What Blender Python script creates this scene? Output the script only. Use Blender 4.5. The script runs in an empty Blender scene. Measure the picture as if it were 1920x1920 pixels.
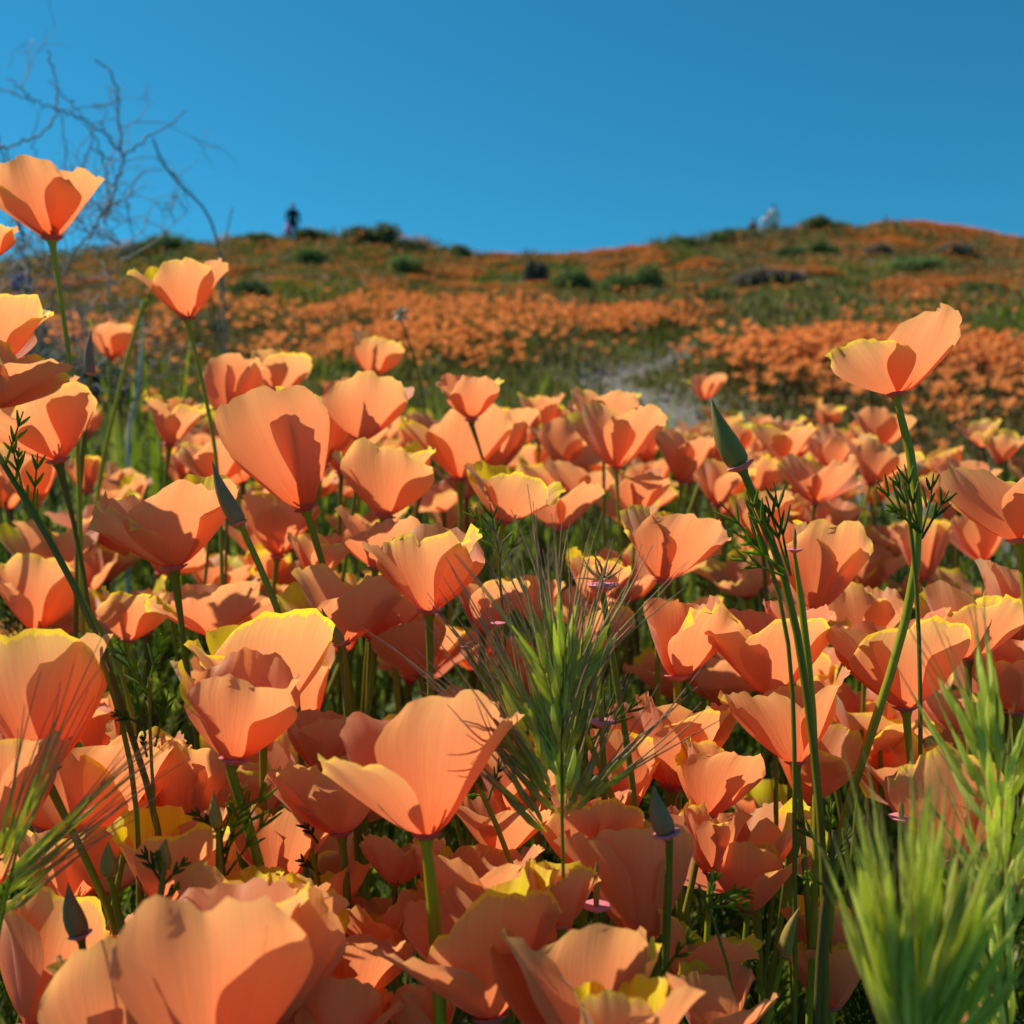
import bpy, math, random
import numpy as np
from mathutils import Vector, Matrix, noise as mn
sc = bpy.context.scene
col = sc.collection
random.seed(7)
rs = np.random.RandomState(11)
rad = math.radians
EYE = 0.55
F = 1968.0                      # focal length of the photograph in its own pixels
# ------------------------------------------------------------------ camera, sky, sun, exposure
cd = bpy.data.cameras.new('camera'); cam = bpy.data.objects.new('camera', cd); col.objects.link(cam)
cam.location = (0, 0, EYE); cam.rotation_euler = (rad(90), 0, 0)
cd.sensor_width = 36; cd.lens = 36 * F / 1920; cd.clip_start = 0.02; cd.clip_end = 2000
cd.dof.use_dof = True; cd.dof.focus_distance = 0.34; cd.dof.aperture_fstop = 16; cd.dof.aperture_blades = 0
sc.camera = cam
SUN_AZ, SUN_EL = -64.0, 50.0     # azimuth from the view direction (+Y), negative = to the left
w = bpy.data.worlds.new('World'); sc.world = w; w.use_nodes = True
wn, wl = w.node_tree.nodes, w.node_tree.links
bg = wn['Background']; sky = wn.new('ShaderNodeTexSky'); sky.sky_type = 'NISHITA'; sky.sun_disc = False
sky.sun_elevation = rad(SUN_EL); sky.sun_rotation = rad(SUN_AZ); sky.ozone_density = 3.0; sky.air_density = 1.0; sky.dust_density = 0.2; sky.altitude = 600
tint = wn.new('ShaderNodeMix'); tint.data_type = 'RGBA'; tint.blend_type = 'MULTIPLY'; tint.inputs[0].default_value = 1
tint.inputs[7].default_value = (0.17, 0.84, 0.94, 1)
wl.new(sky.outputs[0], tint.inputs[6]); wl.new(tint.outputs[2], bg.inputs[0]); bg.inputs[1].default_value = 0.082
sd = bpy.data.lights.new('sun', 'SUN'); sun = bpy.data.objects.new('sun', sd); col.objects.link(sun)
sd.energy = 5.0; sd.angle = rad(0.5); sd.color = (1, 0.94, 0.82)
sv = Vector((math.sin(rad(SUN_AZ)) * math.cos(rad(SUN_EL)), math.cos(rad(SUN_AZ)) * math.cos(rad(SUN_EL)), math.sin(rad(SUN_EL))))
sun.rotation_euler = sv.to_track_quat('Z', 'Y').to_euler(); sun.location = sv * 60
sc.view_settings.view_transform = 'Standard'; sc.view_settings.look = 'None'
sc.view_settings.exposure = 0.52; sc.view_settings.gamma = 1; sc.view_settings.use_curve_mapping = False
sc.render.engine = 'CYCLES'; sc.cycles.transparent_max_bounces = 8; sc.cycles.max_bounces = 8

# ------------------------------------------------------------------ helpers
def tag(o, label=None, cat=None, group=None, kind=None):
    if label: o['label'] = label
    if cat: o['category'] = cat
    if group: o['group'] = group
    if kind: o['kind'] = kind
    return o
def mesh_np(name, V, faces, attrs=None, smooth=True, mats=(), midx=None):
    """faces: list of int arrays (n,3) or (n,4)."""
    me = bpy.data.meshes.new(name)
    V = np.asarray(V, dtype=np.float32)
    fs = [np.asarray(f, dtype=np.int32) for f in faces if len(f)]
    tot = np.concatenate([np.full(len(f), f.shape[1], dtype=np.int32) for f in fs])
    loops = np.concatenate([f.ravel() for f in fs])
    me.vertices.add(len(V)); me.vertices.foreach_set('co', V.ravel())
    me.loops.add(len(loops)); me.loops.foreach_set('vertex_index', loops)
    me.polygons.add(len(tot)); st = np.concatenate([[0], np.cumsum(tot)[:-1]]).astype(np.int32)
    me.polygons.foreach_set('loop_start', st); me.polygons.foreach_set('loop_total', tot)
    if smooth: me.polygons.foreach_set('use_smooth', np.ones(len(tot), dtype=bool))
    if midx is not None: me.polygons.foreach_set('material_index', np.asarray(midx, dtype=np.int32))
    for m in mats: me.materials.append(m)
    for k, a in (attrs or {}).items():
        at = me.attributes.new(k, 'FLOAT_VECTOR', 'POINT'); at.data.foreach_set('vector', np.asarray(a, dtype=np.float32).ravel())
    me.update(calc_edges=True); me.validate()
    return me
class MB:
    """collects numpy pieces and links them as ONE mesh object"""
    def __init__(s): s.V = []; s.F3 = []; s.F4 = []; s.A = []; s.n = 0
    def add(s, V, F, A=None):
        V = np.asarray(V, float); F = np.asarray(F, int)
        (s.F3 if F.shape[1] == 3 else s.F4).append(F + s.n); s.V.append(V)
        s.A.append(np.tile([0.5, 0.5, 0.5], (len(V), 1)) if A is None else np.broadcast_to(np.asarray(A, float), (len(V), 3)).copy())
        s.n += len(V)
    def mesh(s, name, mat, smooth=True):
        fs = ([np.concatenate(s.F3)] if s.F3 else []) + ([np.concatenate(s.F4)] if s.F4 else [])
        return mesh_np(name, np.concatenate(s.V), fs, {'tint': np.concatenate(s.A)}, smooth, [mat])
    def build(s, name, mat, parent=None, smooth=True):
        return link(name, s.mesh(name, mat, smooth), parent)
def link(name, me, parent=None):
    o = bpy.data.objects.new(name, me); col.objects.link(o)
    if parent: o.parent = parent
    return o
def empty(name, loc):
    o = bpy.data.objects.new(name, None); o.empty_display_size = 0.02; col.objects.link(o); o.location = loc
    return o
def P(px, py, D): return np.array([(px - 960) / F * D, D, EYE + (960 - py) / F * D])
def smooth_path(pts, n):
    pts = np.asarray(pts, float); m = len(pts)
    if m < 3:
        t = np.linspace(0, 1, n)[:, None]; return pts[0] * (1 - t) + pts[-1] * t
    L = np.concatenate([[0], np.cumsum(np.linalg.norm(np.diff(pts, axis=0), axis=1))]); t = np.linspace(0, L[-1], 6 * m + 1)
    q = np.stack([np.interp(t, L, pts[:, k]) for k in range(3)], -1)
    for _ in range(5): q[1:-1] = .25 * q[:-2] + .5 * q[1:-1] + .25 * q[2:]
    u = np.linspace(0, L[-1], n); return np.stack([np.interp(u, t, q[:, k]) for k in range(3)], -1)
def tube(pts, r, sides=6):
    pts = np.asarray(pts, float); n = len(pts); r = np.broadcast_to(r, (n,)).astype(float)
    T = np.gradient(pts, axis=0); T /= np.linalg.norm(T, axis=1)[:, None] + 1e-12
    ref = np.array([0.31, -0.93, 0.2]); A = np.cross(T, ref); A /= np.linalg.norm(A, axis=1)[:, None] + 1e-12; B = np.cross(T, A)
    a = np.linspace(0, 2 * math.pi, sides, endpoint=False)
    V = pts[:, None] + r[:, None, None] * (np.cos(a)[None, :, None] * A[:, None] + np.sin(a)[None, :, None] * B[:, None])
    i = np.arange(n - 1)[:, None] * sides; j = np.arange(sides)[None]; j2 = (j + 1) % sides
    Fq = np.stack([i + j, i + j2, i + sides + j2, i + sides + j], -1).reshape(-1, 4)
    return V.reshape(-1, 3), Fq
def sstep(a, b, x):
    t = np.clip((np.asarray(x, float) - a) / (b - a), 0, 1); return t * t * (3 - 2 * t)

# ------------------------------------------------------------------ materials
def new_mat(name):
    m = bpy.data.materials.new(name); m.use_nodes = True; nt = m.node_tree; nt.nodes.clear()
    out = nt.nodes.new('ShaderNodeOutputMaterial')
    return m, nt.nodes, nt.links, out
def ramp(N, pts, interp='LINEAR'):
    r = N.new('ShaderNodeValToRGB'); cr = r.color_ramp; cr.interpolation = interp
    while len(cr.elements) < len(pts): cr.elements.new(0.5)
    for e, (p, c) in zip(cr.elements, pts): e.position = p; e.color = (*c, 1) if len(c) == 3 else c
    return r
def mathn(N, L, op, a, b=None, c=None, clamp=False):
    n = N.new('ShaderNodeMath'); n.operation = op; n.use_clamp = clamp
    for i, v in enumerate((a, b, c)):
        if v is None: continue
        if isinstance(v, (int, float)): n.inputs[i].default_value = v
        else: L.new(v, n.inputs[i])
    return n.outputs[0]
def mixc(N, L, f, a, b, bt='MIX'):
    n = N.new('ShaderNodeMix'); n.data_type = 'RGBA'; n.blend_type = bt
    for s, v in ((0, f), (6, a), (7, b)):
        if isinstance(v, (int, float)): n.inputs[s].default_value = v
        elif isinstance(v, tuple): n.inputs[s].default_value = (*v, 1)
        else: L.new(v, n.inputs[s])
    return n.outputs[2]
def leafy(name, c0, c1, trans=0.35, rough=0.6, spec=0.3, scale=60.0, c2=None, tcol=None):
    """plant tissue: colour between c0 and c1 by the piece's own tint and a noise, partly translucent"""
    m, N, L, out = new_mat(name)
    at = N.new('ShaderNodeAttribute'); at.attribute_name = 'tint'; sp = N.new('ShaderNodeSeparateXYZ'); L.new(at.outputs['Vector'], sp.inputs[0])
    tc = N.new('ShaderNodeTexCoord'); no = N.new('ShaderNodeTexNoise'); no.inputs['Scale'].default_value = scale; no.inputs['Detail'].default_value = 3
    L.new(tc.outputs['Object'], no.inputs['Vector'])
    f = mathn(N, L, 'ADD', sp.outputs[0], mathn(N, L, 'MULTIPLY_ADD', no.outputs[0], 0.7, -0.35), clamp=True)
    cc = mixc(N, L, f, c0, c1)
    if c2: cc = mixc(N, L, mathn(N, L, 'MULTIPLY', sp.outputs[1], 1.0, clamp=True), cc, c2)
    pr = N.new('ShaderNodeBsdfPrincipled'); L.new(cc, pr.inputs['Base Color']); pr.inputs['Roughness'].default_value = rough
    pr.inputs['Specular IOR Level'].default_value = spec
    if trans > 0:
        tr = N.new('ShaderNodeBsdfTranslucent'); L.new(mixc(N, L, 1.0, cc, tcol or (1.0, 1.0, 0.5), 'MULTIPLY'), tr.inputs[0])
        ms = N.new('ShaderNodeMixShader'); ms.inputs[0].default_value = trans
        L.new(pr.outputs[0], ms.inputs[1]); L.new(tr.outputs[0], ms.inputs[2]); L.new(ms.outputs[0], out.inputs[0])
    else: L.new(pr.outputs[0], out.inputs[0])
    return m
def petal_mat():
    m, N, L, out = new_mat('poppy_petal')
    at = N.new('ShaderNodeAttribute'); at.attribute_name = 'tint'; sp = N.new('ShaderNodeSeparateXYZ'); L.new(at.outputs['Vector'], sp.inputs[0])
    u, v, rn = sp.outputs
    cx = N.new('ShaderNodeCombineXYZ')
    L.new(mathn(N, L, 'MULTIPLY', u, 13.0), cx.inputs[0]); L.new(mathn(N, L, 'MULTIPLY', v, 1.3), cx.inputs[1]); L.new(mathn(N, L, 'MULTIPLY', rn, 40.0), cx.inputs[2])
    st = N.new('ShaderNodeTexNoise'); st.inputs['Scale'].default_value = 1.0; st.inputs['Detail'].default_value = 3; L.new(cx.outputs[0], st.inputs['Vector'])
    cx2 = N.new('ShaderNodeCombineXYZ')
    L.new(mathn(N, L, 'MULTIPLY', u, 70.0), cx2.inputs[0]); L.new(mathn(N, L, 'MULTIPLY', v, 2.5), cx2.inputs[1]); L.new(mathn(N, L, 'MULTIPLY', rn, 40.0), cx2.inputs[2])
    fi = N.new('ShaderNodeTexNoise'); fi.inputs['Scale'].default_value = 1.0; fi.inputs['Detail'].default_value = 2; L.new(cx2.outputs[0], fi.inputs['Vector'])
    s1 = mathn(N, L, 'MULTIPLY_ADD', st.outputs[0], 1.0, -0.5)
    vv = mathn(N, L, 'ADD', v, mathn(N, L, 'MULTIPLY', s1, 0.28))
    vv = mathn(N, L, 'ADD', vv, mathn(N, L, 'MULTIPLY_ADD', rn, 0.22, -0.11))
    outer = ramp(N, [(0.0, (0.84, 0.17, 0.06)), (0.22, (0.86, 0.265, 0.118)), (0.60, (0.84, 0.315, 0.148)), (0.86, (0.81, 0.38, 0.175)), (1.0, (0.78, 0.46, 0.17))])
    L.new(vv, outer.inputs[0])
    inner = ramp(N, [(0.0, (0.88, 0.16, 0.045)), (0.40, (0.87, 0.275, 0.12)), (0.78, (0.85, 0.37, 0.14)), (0.88, (0.97, 0.62, 0.07)), (0.95, (1.0, 0.80, 0.02))])  # inner face: sunlit glare painted in as yellow, along with the petal's golden rim
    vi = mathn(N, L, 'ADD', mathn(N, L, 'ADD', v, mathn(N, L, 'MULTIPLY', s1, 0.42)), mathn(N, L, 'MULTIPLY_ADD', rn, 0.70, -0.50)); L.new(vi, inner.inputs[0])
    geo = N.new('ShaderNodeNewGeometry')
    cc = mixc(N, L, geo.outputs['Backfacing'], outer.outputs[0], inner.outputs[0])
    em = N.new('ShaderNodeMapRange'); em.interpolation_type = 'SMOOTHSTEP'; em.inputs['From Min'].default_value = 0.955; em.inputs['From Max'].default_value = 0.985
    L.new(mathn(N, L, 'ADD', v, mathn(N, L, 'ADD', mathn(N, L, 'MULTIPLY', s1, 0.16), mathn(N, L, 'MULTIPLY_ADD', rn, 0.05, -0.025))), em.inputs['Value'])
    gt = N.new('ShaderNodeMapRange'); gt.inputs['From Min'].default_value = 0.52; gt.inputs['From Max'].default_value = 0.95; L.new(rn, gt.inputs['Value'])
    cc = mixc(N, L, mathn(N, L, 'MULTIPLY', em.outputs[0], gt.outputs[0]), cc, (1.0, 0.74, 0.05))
    fine = mathn(N, L, 'MULTIPLY_ADD', fi.outputs[0], 0.20, 0.90)
    hs = N.new('ShaderNodeHueSaturation'); L.new(cc, hs.inputs['Color']); L.new(fine, hs.inputs['Value'])
    pr = N.new('ShaderNodeBsdfPrincipled'); L.new(hs.outputs[0], pr.inputs['Base Color']); pr.inputs['Roughness'].default_value = 0.55
    pr.inputs['Specular IOR Level'].default_value = 0.25; pr.inputs['Sheen Weight'].default_value = 0.15
    tr = N.new('ShaderNodeBsdfTranslucent'); L.new(mixc(N, L, 1.0, hs.outputs[0], (1.0, 0.90, 0.70), 'MULTIPLY'), tr.inputs[0])
    bp = N.new('ShaderNodeBump'); bp.inputs['Strength'].default_value = 0.4; bp.inputs['Distance'].default_value = 0.0004
    L.new(mathn(N, L, 'MULTIPLY_ADD', fi.outputs[0], 0.35, st.outputs[0]), bp.inputs['Height'])
    L.new(bp.outputs[0], pr.inputs['Normal']); L.new(bp.outputs[0], tr.inputs['Normal'])
    ms = N.new('ShaderNodeMixShader'); ms.inputs[0].default_value = 0.57
    L.new(pr.outputs[0], ms.inputs[1]); L.new(tr.outputs[0], ms.inputs[2]); L.new(ms.outputs[0], out.inputs[0])
    return m
M = {
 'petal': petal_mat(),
 'stem': leafy('poppy_stem', (0.12, 0.11, 0.008), (0.36, 0.36, 0.012), 0.3, 0.5, 0.4, 40, c2=(0.10, 0.055, 0.04)),
 'rim': leafy('pink_rim', (0.42, 0.045, 0.04), (0.80, 0.26, 0.32), 0.25, 0.5, 0.4, 200),
 'bud': leafy('bud_cap', (0.19, 0.13, 0.018), (0.38, 0.27, 0.05), 0.1, 0.6, 0.3, 120, c2=(0.27, 0.14, 0.10)),
 'leaf': leafy('ferny_leaf', (0.040, 0.085, 0.006), (0.22, 0.34, 0.012), 0.62, 0.5, 0.4, 30, c2=(0.20, 0.16, 0.06)),
 'blade': leafy('grass_blade', (0.060, 0.11, 0.006), (0.28, 0.37, 0.016), 0.62, 0.45, 0.4, 30, c2=(0.36, 0.33, 0.18)),
 'husk': leafy('spikelet_husk', (0.50, 0.58, 0.01), (0.86, 0.90, 0.30), 0.68, 0.35, 0.6, 260, c2=(0.34, 0.22, 0.19)),
 'awn': leafy('awn', (0.42, 0.34, 0.12), (0.34, 0.13, 0.11), 0.2, 0.4, 0.5, 90),
 'awn_green': leafy('green_awn', (0.36, 0.46, 0.06), (0.32, 0.20, 0.10), 0.3, 0.4, 0.5, 90),
 'withered': leafy('withered_petal', (0.30, 0.13, 0.05), (0.62, 0.38, 0.16), 0.2, 0.7, 0.2, 300),
 'stamen': leafy('stamen', (0.80, 0.30, 0.03), (0.90, 0.50, 0.05), 0.2, 0.6, 0.3, 100),
 'twig': leafy('dry_twig', (0.085, 0.065, 0.055), (0.34, 0.29, 0.27), 0.0, 0.7, 0.3, 14),
 'strawpale': leafy('dry_stalk', (0.30, 0.29, 0.20), (0.55, 0.52, 0.46), 0.1, 0.6, 0.3, 40),
 'hillflower': leafy('far_poppy', (0.40, 0.15, 0.042), (0.86, 0.35, 0.145), 0.35, 0.6, 0.2, 3, tcol=(1, .8, .5)),
 'hillleaf': leafy('hill_herb', (0.055, 0.085, 0.012), (0.17, 0.23, 0.018), 0.35, 0.7, 0.2, 1.2, c2=(0.20, 0.13, 0.065)),
 'sage': leafy('shrub_leaf', (0.060, 0.11, 0.035), (0.20, 0.28, 0.10), 0.4, 0.7, 0.2, 3, c2=(0.16, 0.13, 0.14)),
 'wood': leafy('shrub_wood', (0.08, 0.06, 0.045), (0.2, 0.16, 0.13), 0.0, 0.8, 0.2, 30),
 'stone': leafy('stone', (0.20, 0.18, 0.16), (0.42, 0.39, 0.36), 0.0, 0.9, 0.2, 40),
}
def flat_mat(name, c, rough=0.8):
    return leafy(name, tuple(0.8 * x for x in c), c, 0.0, rough, 0.2, 20)

# ------------------------------------------------------------------ the ground
SK_X = [-300, 0, 120, 230, 300, 480, 620, 700, 800, 900, 1100, 1200, 1350, 1450, 1540, 1600, 1660, 1800, 1920, 2300]
SK_Y = [520, 505, 492, 476, 468, 456, 452, 454, 468, 480, 483, 472, 452, 438, 430, 434, 425, 438, 455, 490]
PATH = np.array([(1.25, 1.3), (1.02, 1.75), (0.80, 2.3), (0.55, 3.0), (0.47, 3.6), (0.30, 4.1), (0.62, 4.4), (0.80, 5.0), (0.98, 5.5)])
def path_dist(x, y):
    x = np.asarray(x, float); y = np.asarray(y, float); d = np.full(x.shape, 9.0)
    for (ax, ay), (bx, by) in zip(PATH[:-1], PATH[1:]):
        L2 = (bx - ax) ** 2 + (by - ay) ** 2; t = np.clip(((x - ax) * (bx - ax) + (y - ay) * (by - ay)) / L2, 0, 1)
        d = np.minimum(d, np.hypot(x - ax - t * (bx - ax), y - ay - t * (by - ay)))
    return d
def bump(x, y, a, f1, f2, ph): return a * np.sin(x * f1 + ph + 0.7 * np.sin(y * f2)) * np.cos(y * f2 + 1.7 * ph + 0.5 * np.sin(x * f1 * 1.3))
def gz(x, y):
    x = np.asarray(x, float); y = np.asarray(y, float); yy = np.maximum(y, 0.3)
    th = np.clip(x / np.maximum(yy, 2.0), -1.5, 1.5) * F + 960
    Tc = (960 - np.interp(th, SK_X, SK_Y)) / F                 # how high the crest at 42 m stands above eye level
    near = 0.262 - 0.55 / np.maximum(y, 0.2); far = 0.162 + (Tc - 0.162) * (y - 5.5) / 36.5
    k = sstep(4.2, 7.5, y)
    z = EYE + np.where(y < 4.2, near, near * (1 - k) + far * k) * y
    z = np.where(y < 0.2, 0.262 * y, z)
    z = z - (Tc - 0.162) / 36.5 * np.maximum(0, y - 42) * y * 1.35
    z = z + bump(x, y, 0.03, 1.9, 1.3, 0.4) * sstep(1.5, 4, y) + bump(x, y, 0.10, 0.55, 0.45, 2.0) * sstep(6, 14, y) + (bump(x, y, 0.16, 0.5, 0.9, 0.9) + bump(x, y, 0.08, 1.1, 1.7, 4.0)) * sstep(7.5, 14, y) * (1 - sstep(36, 42, y))
    z = z - 0.03 * (1 - sstep(0.1, 0.35, path_dist(x, y)))
    z = np.where(y < 0, 0.18 * y, z)
    return z
def ground():
    ys = np.concatenate([np.linspace(-40, -1, 14), np.arange(-0.8, 8, 0.09), np.geomspace(8.1, 60, 130), np.linspace(64, 220, 24)])
    xs0 = np.linspace(-1, 1, 221); xs = np.sign(xs0) * (np.abs(xs0) ** 1.9)
    Y, S = np.meshgrid(ys, xs, indexing='ij'); half = 3.2 + np.clip(Y, 0, 300) * 1.15 + np.maximum(-Y, 0) * 1.2
    X = S * half
    Z = gz(X, Y); r = np.random.RandomState(3)
    Z = Z + (r.rand(*Z.shape) - .5) * 0.012 * sstep(0.5, 3, Y)
    ny, nx = X.shape; i = np.arange(ny - 1)[:, None] * nx; j = np.arange(nx - 1)[None]
    Fq = np.stack([i + j, i + j + 1, i + nx + j + 1, i + nx + j], -1).reshape(-1, 4)
    pd = path_dist(X, Y); att = np.stack([1 - sstep(0.08, 0.26, pd), np.zeros_like(pd), np.zeros_like(pd)], -1).reshape(-1, 3)
    m, N, L, out = new_mat('hillside_soil')
    tc = N.new('ShaderNodeTexCoord'); n1 = N.new('ShaderNodeTexNoise'); n1.inputs['Scale'].default_value = 0.8; n1.inputs['Detail'].default_value = 8; L.new(tc.outputs['Object'], n1.inputs['Vector'])
    n2 = N.new('ShaderNodeTexNoise'); n2.inputs['Scale'].default_value = 30; n2.inputs['Detail'].default_value = 8; n2.inputs['Roughness'].default_value = 0.7; L.new(tc.outputs['Object'], n2.inputs['Vector'])
    at = N.new('ShaderNodeAttribute'); at.attribute_name = 'tint'; sp = N.new('ShaderNodeSeparateXYZ'); L.new(at.outputs['Vector'], sp.inputs[0])
    veg = ramp(N, [(0.35, (0.050, 0.060, 0.022)), (0.5, (0.085, 0.095, 0.034)), (0.65, (0.13, 0.10, 0.06))]); L.new(n1.outputs[0], veg.inputs[0])
    dirt = ramp(N, [(0.3, (0.06, 0.05, 0.04)), (0.5, (0.14, 0.12, 0.10)), (0.7, (0.24, 0.205, 0.18))]); L.new(n2.outputs[0], dirt.inputs[0])
    f = mathn(N, L, 'ADD', sp.outputs[0], mathn(N, L, 'MULTIPLY_ADD', n2.outputs[0], 0.8, -0.4)); f = mathn(N, L, 'MULTIPLY', f, 1.4, clamp=True)
    cc = mixc(N, L, f, veg.outputs[0], dirt.outputs[0])
    pr = N.new('ShaderNodeBsdfPrincipled'); L.new(cc, pr.inputs['Base Color']); pr.inputs['Roughness'].default_value = 0.95
    bp = N.new('ShaderNodeBump'); bp.inputs['Distance'].default_value = 0.02; bp.inputs['Strength'].default_value = 0.8; L.new(n2.outputs[0], bp.inputs['Height']); L.new(bp.outputs[0], pr.inputs['Normal'])
    L.new(pr.outputs[0], out.inputs[0])
    o = link('hillside_ground', mesh_np('hillside_ground', np.stack([X, Y, Z], -1).reshape(-1, 3), [Fq], {'tint': att}, True, [m])); tag(o, kind='structure')
ground()
def dist_at(px, py):
    """distance at which the ground is seen at this pixel"""
    d = np.geomspace(1.2, 44, 400); x = (px - 960) / F * d; t = (gz(x, d) - EYE) / d
    i = np.argmax(t >= (960 - py) / F); return float(d[i]) if t.max() >= (960 - py) / F else 42.0

# ------------------------------------------------------------------ poppies
def petal_geo(L, A, wid, flat, r, nu=17, nv=13, ruf=1.0, a=0.0, r0=0.0016, tip=0.0):
    v = np.linspace(0, 1, 40)
    th = np.interp(v, [0, 0.10, 0.35, 0.75, 1.0], [min(A + 26, 84), A + 9, A + 1, A - 1, A - 1 + tip])
    th = np.radians(np.clip(th, -25, 100))
    dr = np.sin(th) * L / 39; dh = np.cos(th) * L / 39
    R = r0 + np.concatenate([[0], np.cumsum(dr[:-1])]); H = np.concatenate([[0], np.cumsum(dh[:-1])])
    U, Vv = np.meshgrid(np.linspace(-1, 1, nu), np.linspace(0, 1, nv) ** 0.9, indexing='ij')
    ph = r.rand(10) * 6.28; sk = r.uniform(-.18, .18); ex = r.uniform(1.9, 3.6)
    edge = 0.018 * np.sin(9 * U + ph[0]) + 0.013 * np.sin(17 * U + ph[1]) + 0.009 * np.sin(31 * U + ph[2]) - 0.02 * np.exp(-((U - r.uniform(-.4, .4)) / 0.09) ** 2) * r.rand() * 3
    se = Vv * (1 - (0.15 + 0.13 * r.rand()) * np.abs(U - sk) ** ex * Vv) * (1 + edge * Vv ** 5)
    g = 0.10 + 0.90 * np.sin(np.pi / 2 * np.minimum(1, Vv * 1.12)) ** 1.02
    g = g * (1 - 0.10 * sstep(0.75, 1, Vv))
    wv = wid * L * g
    rr = np.interp(se, v, R); hh = np.interp(se, v, H)
    Rc = np.maximum(flat * rr, wv / 1.35); phi = U * wv / Rc
    lat = Rc * np.sin(phi); inw = Rc * (1 - np.cos(phi))
    am = L * ruf * (0.042 * Vv ** 2 * np.sin(3.1 * U + ph[3]) + 0.032 * Vv ** 4 * np.sin(7.5 * U + ph[4]) + 0.017 * Vv ** 6 * np.sin(19 * U + ph[5]) + 0.011 * Vv ** 7 * np.sin(33 * U + ph[6]))
    tl = np.interp(se, v, th)
    rr2 = rr - inw + am * np.cos(tl); hh2 = hh - am * np.sin(tl) - 0.25 * inw * np.sin(tl)
    ca, sa = math.cos(a), math.sin(a)
    X = rr2 * sa + lat * ca; Y = -rr2 * ca + lat * sa
    V = np.stack([X, Y, hh2], -1).reshape(-1, 3)
    i = np.arange(nu - 1)[:, None] * nv; j = np.arange(nv - 1)[None]
    Fq = np.stack([i + j, i + nv + j, i + nv + j + 1, i + j + 1], -1).reshape(-1, 4)
    rn = r.rand()
    return V, Fq, np.stack([U.ravel(), Vv.ravel(), np.full(U.size, rn)], -1)
def flower_meshes(L, A, yaw, r, flares=None, res=(17, 13), ruf=1.0, npet=4):
    out = []
    flares = flares or {}
    for k in range(npet):
        inner = k % 2
        Ak = A + r.uniform(-11, 11) - (4 if inner else 0) + flares.get(k, 0)
        V, Fq, At = petal_geo(L * r.uniform(0.87, 1.06) * (0.97 if inner else 1), Ak, (0.53 if inner else 0.62) * r.uniform(.88, 1.08), r.uniform(1.1, 1.75), r, res[0], res[1], ruf * r.uniform(.6, 1.5),
                              rad(yaw + 90 * k + r.uniform(-15, 15)), 0.0015 if inner else 0.0021, r.uniform(-10, 26))
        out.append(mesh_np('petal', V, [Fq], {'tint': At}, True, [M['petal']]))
    return out
def rim_mesh(R, pink=0.5):
    # flared disc under the petals
    a = np.linspace(0, 2 * math.pi, 18, endpoint=False); prof = [(0.30, -0.75), (0.62, -0.42), (0.98, -0.10), (1.05, 0.02), (0.95, 0.09), (0.45, 0.02), (0.0, 0.02)]
    V = [[R * q * (1 + 0.05 * math.sin(3 * t)) * math.cos(t), R * q * math.sin(t), R * h * 0.62 + 0.03 * R * math.sin(5 * t) * q] for q, h in prof for t in a]
    n = len(a); i = np.arange(len(prof) - 1)[:, None] * n; j = np.arange(n)[None]
    Fq = np.stack([i + j, i + (j + 1) % n, i + n + (j + 1) % n, i + n + j], -1).reshape(-1, 4)
    mb = MB(); mb.add(V, Fq, (pink, 0, 0)); return mb.mesh('rim', M['rim'])
def axis_rot(lean, pitch): return Matrix.Rotation(rad(lean), 3, 'Y') @ Matrix.Rotation(rad(pitch), 3, 'X')
def stem_pts(head, axis, root, r, n=16):
    Ls = np.linalg.norm(head - root)
    p1 = head - axis * Ls * 0.28; p2 = root + np.array([r.uniform(-.04, .04), r.uniform(-.03, .03), 0.5 * Ls])
    t = np.linspace(0, 1, n)[:, None]
    return (1 - t) ** 3 * head + 3 * (1 - t) ** 2 * t * p1 + 3 * (1 - t) * t * t * p2 + t ** 3 * root
def make_stem(root_o, head, axis, r, rad_m, R, way=None, D=None, tintv=None):
    root = np.array(root_o.location)
    start = head - axis * R * 0.40
    if way:
        pts = [start, start - axis * R * 3] + [q for q in (P(x, y, D) for x, y in way) if np.linalg.norm(q - start) > R * 6]
        last = pts[-1]; pts.append(np.array([last[0] + r.uniform(-.01, .01), D, (last[2] + root[2]) / 2])) ; pts.append(root)
        pts = smooth_path(pts, 30)
    else: pts = stem_pts(start, axis, root, r)
    n = len(pts); rr = np.full(n, rad_m) * np.linspace(1.0, 1.12, n); 
    # funnel under the rim
    ex = [start + axis * R * 0.02, start - axis * R * 0.5, start - axis * R * 1.3]
    pts = np.vstack([ex[:2], pts[1:] if np.linalg.norm(pts[1] - start) > R * 0.8 else pts[2:]])
    rr = np.concatenate([[R * 0.5, R * 0.34], np.full(len(pts) - 2, rad_m)]) 
    mb = MB(); V, Fq = tube(pts - root, rr, 7)
    t = np.repeat(np.linspace(0, 1, len(pts)), 7); g = tintv if tintv is not None else r.uniform(0.1, 0.9)
    br = r.uniform(0, 0.7) ** 1.5
    mb.add(V, Fq, np.stack([np.full(len(V), g), br * sstep(0.0, 0.5, t), t], -1))
    return mb.build('stem', M['stem'], root_o)
LN = 0.041
HAND = []
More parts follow.
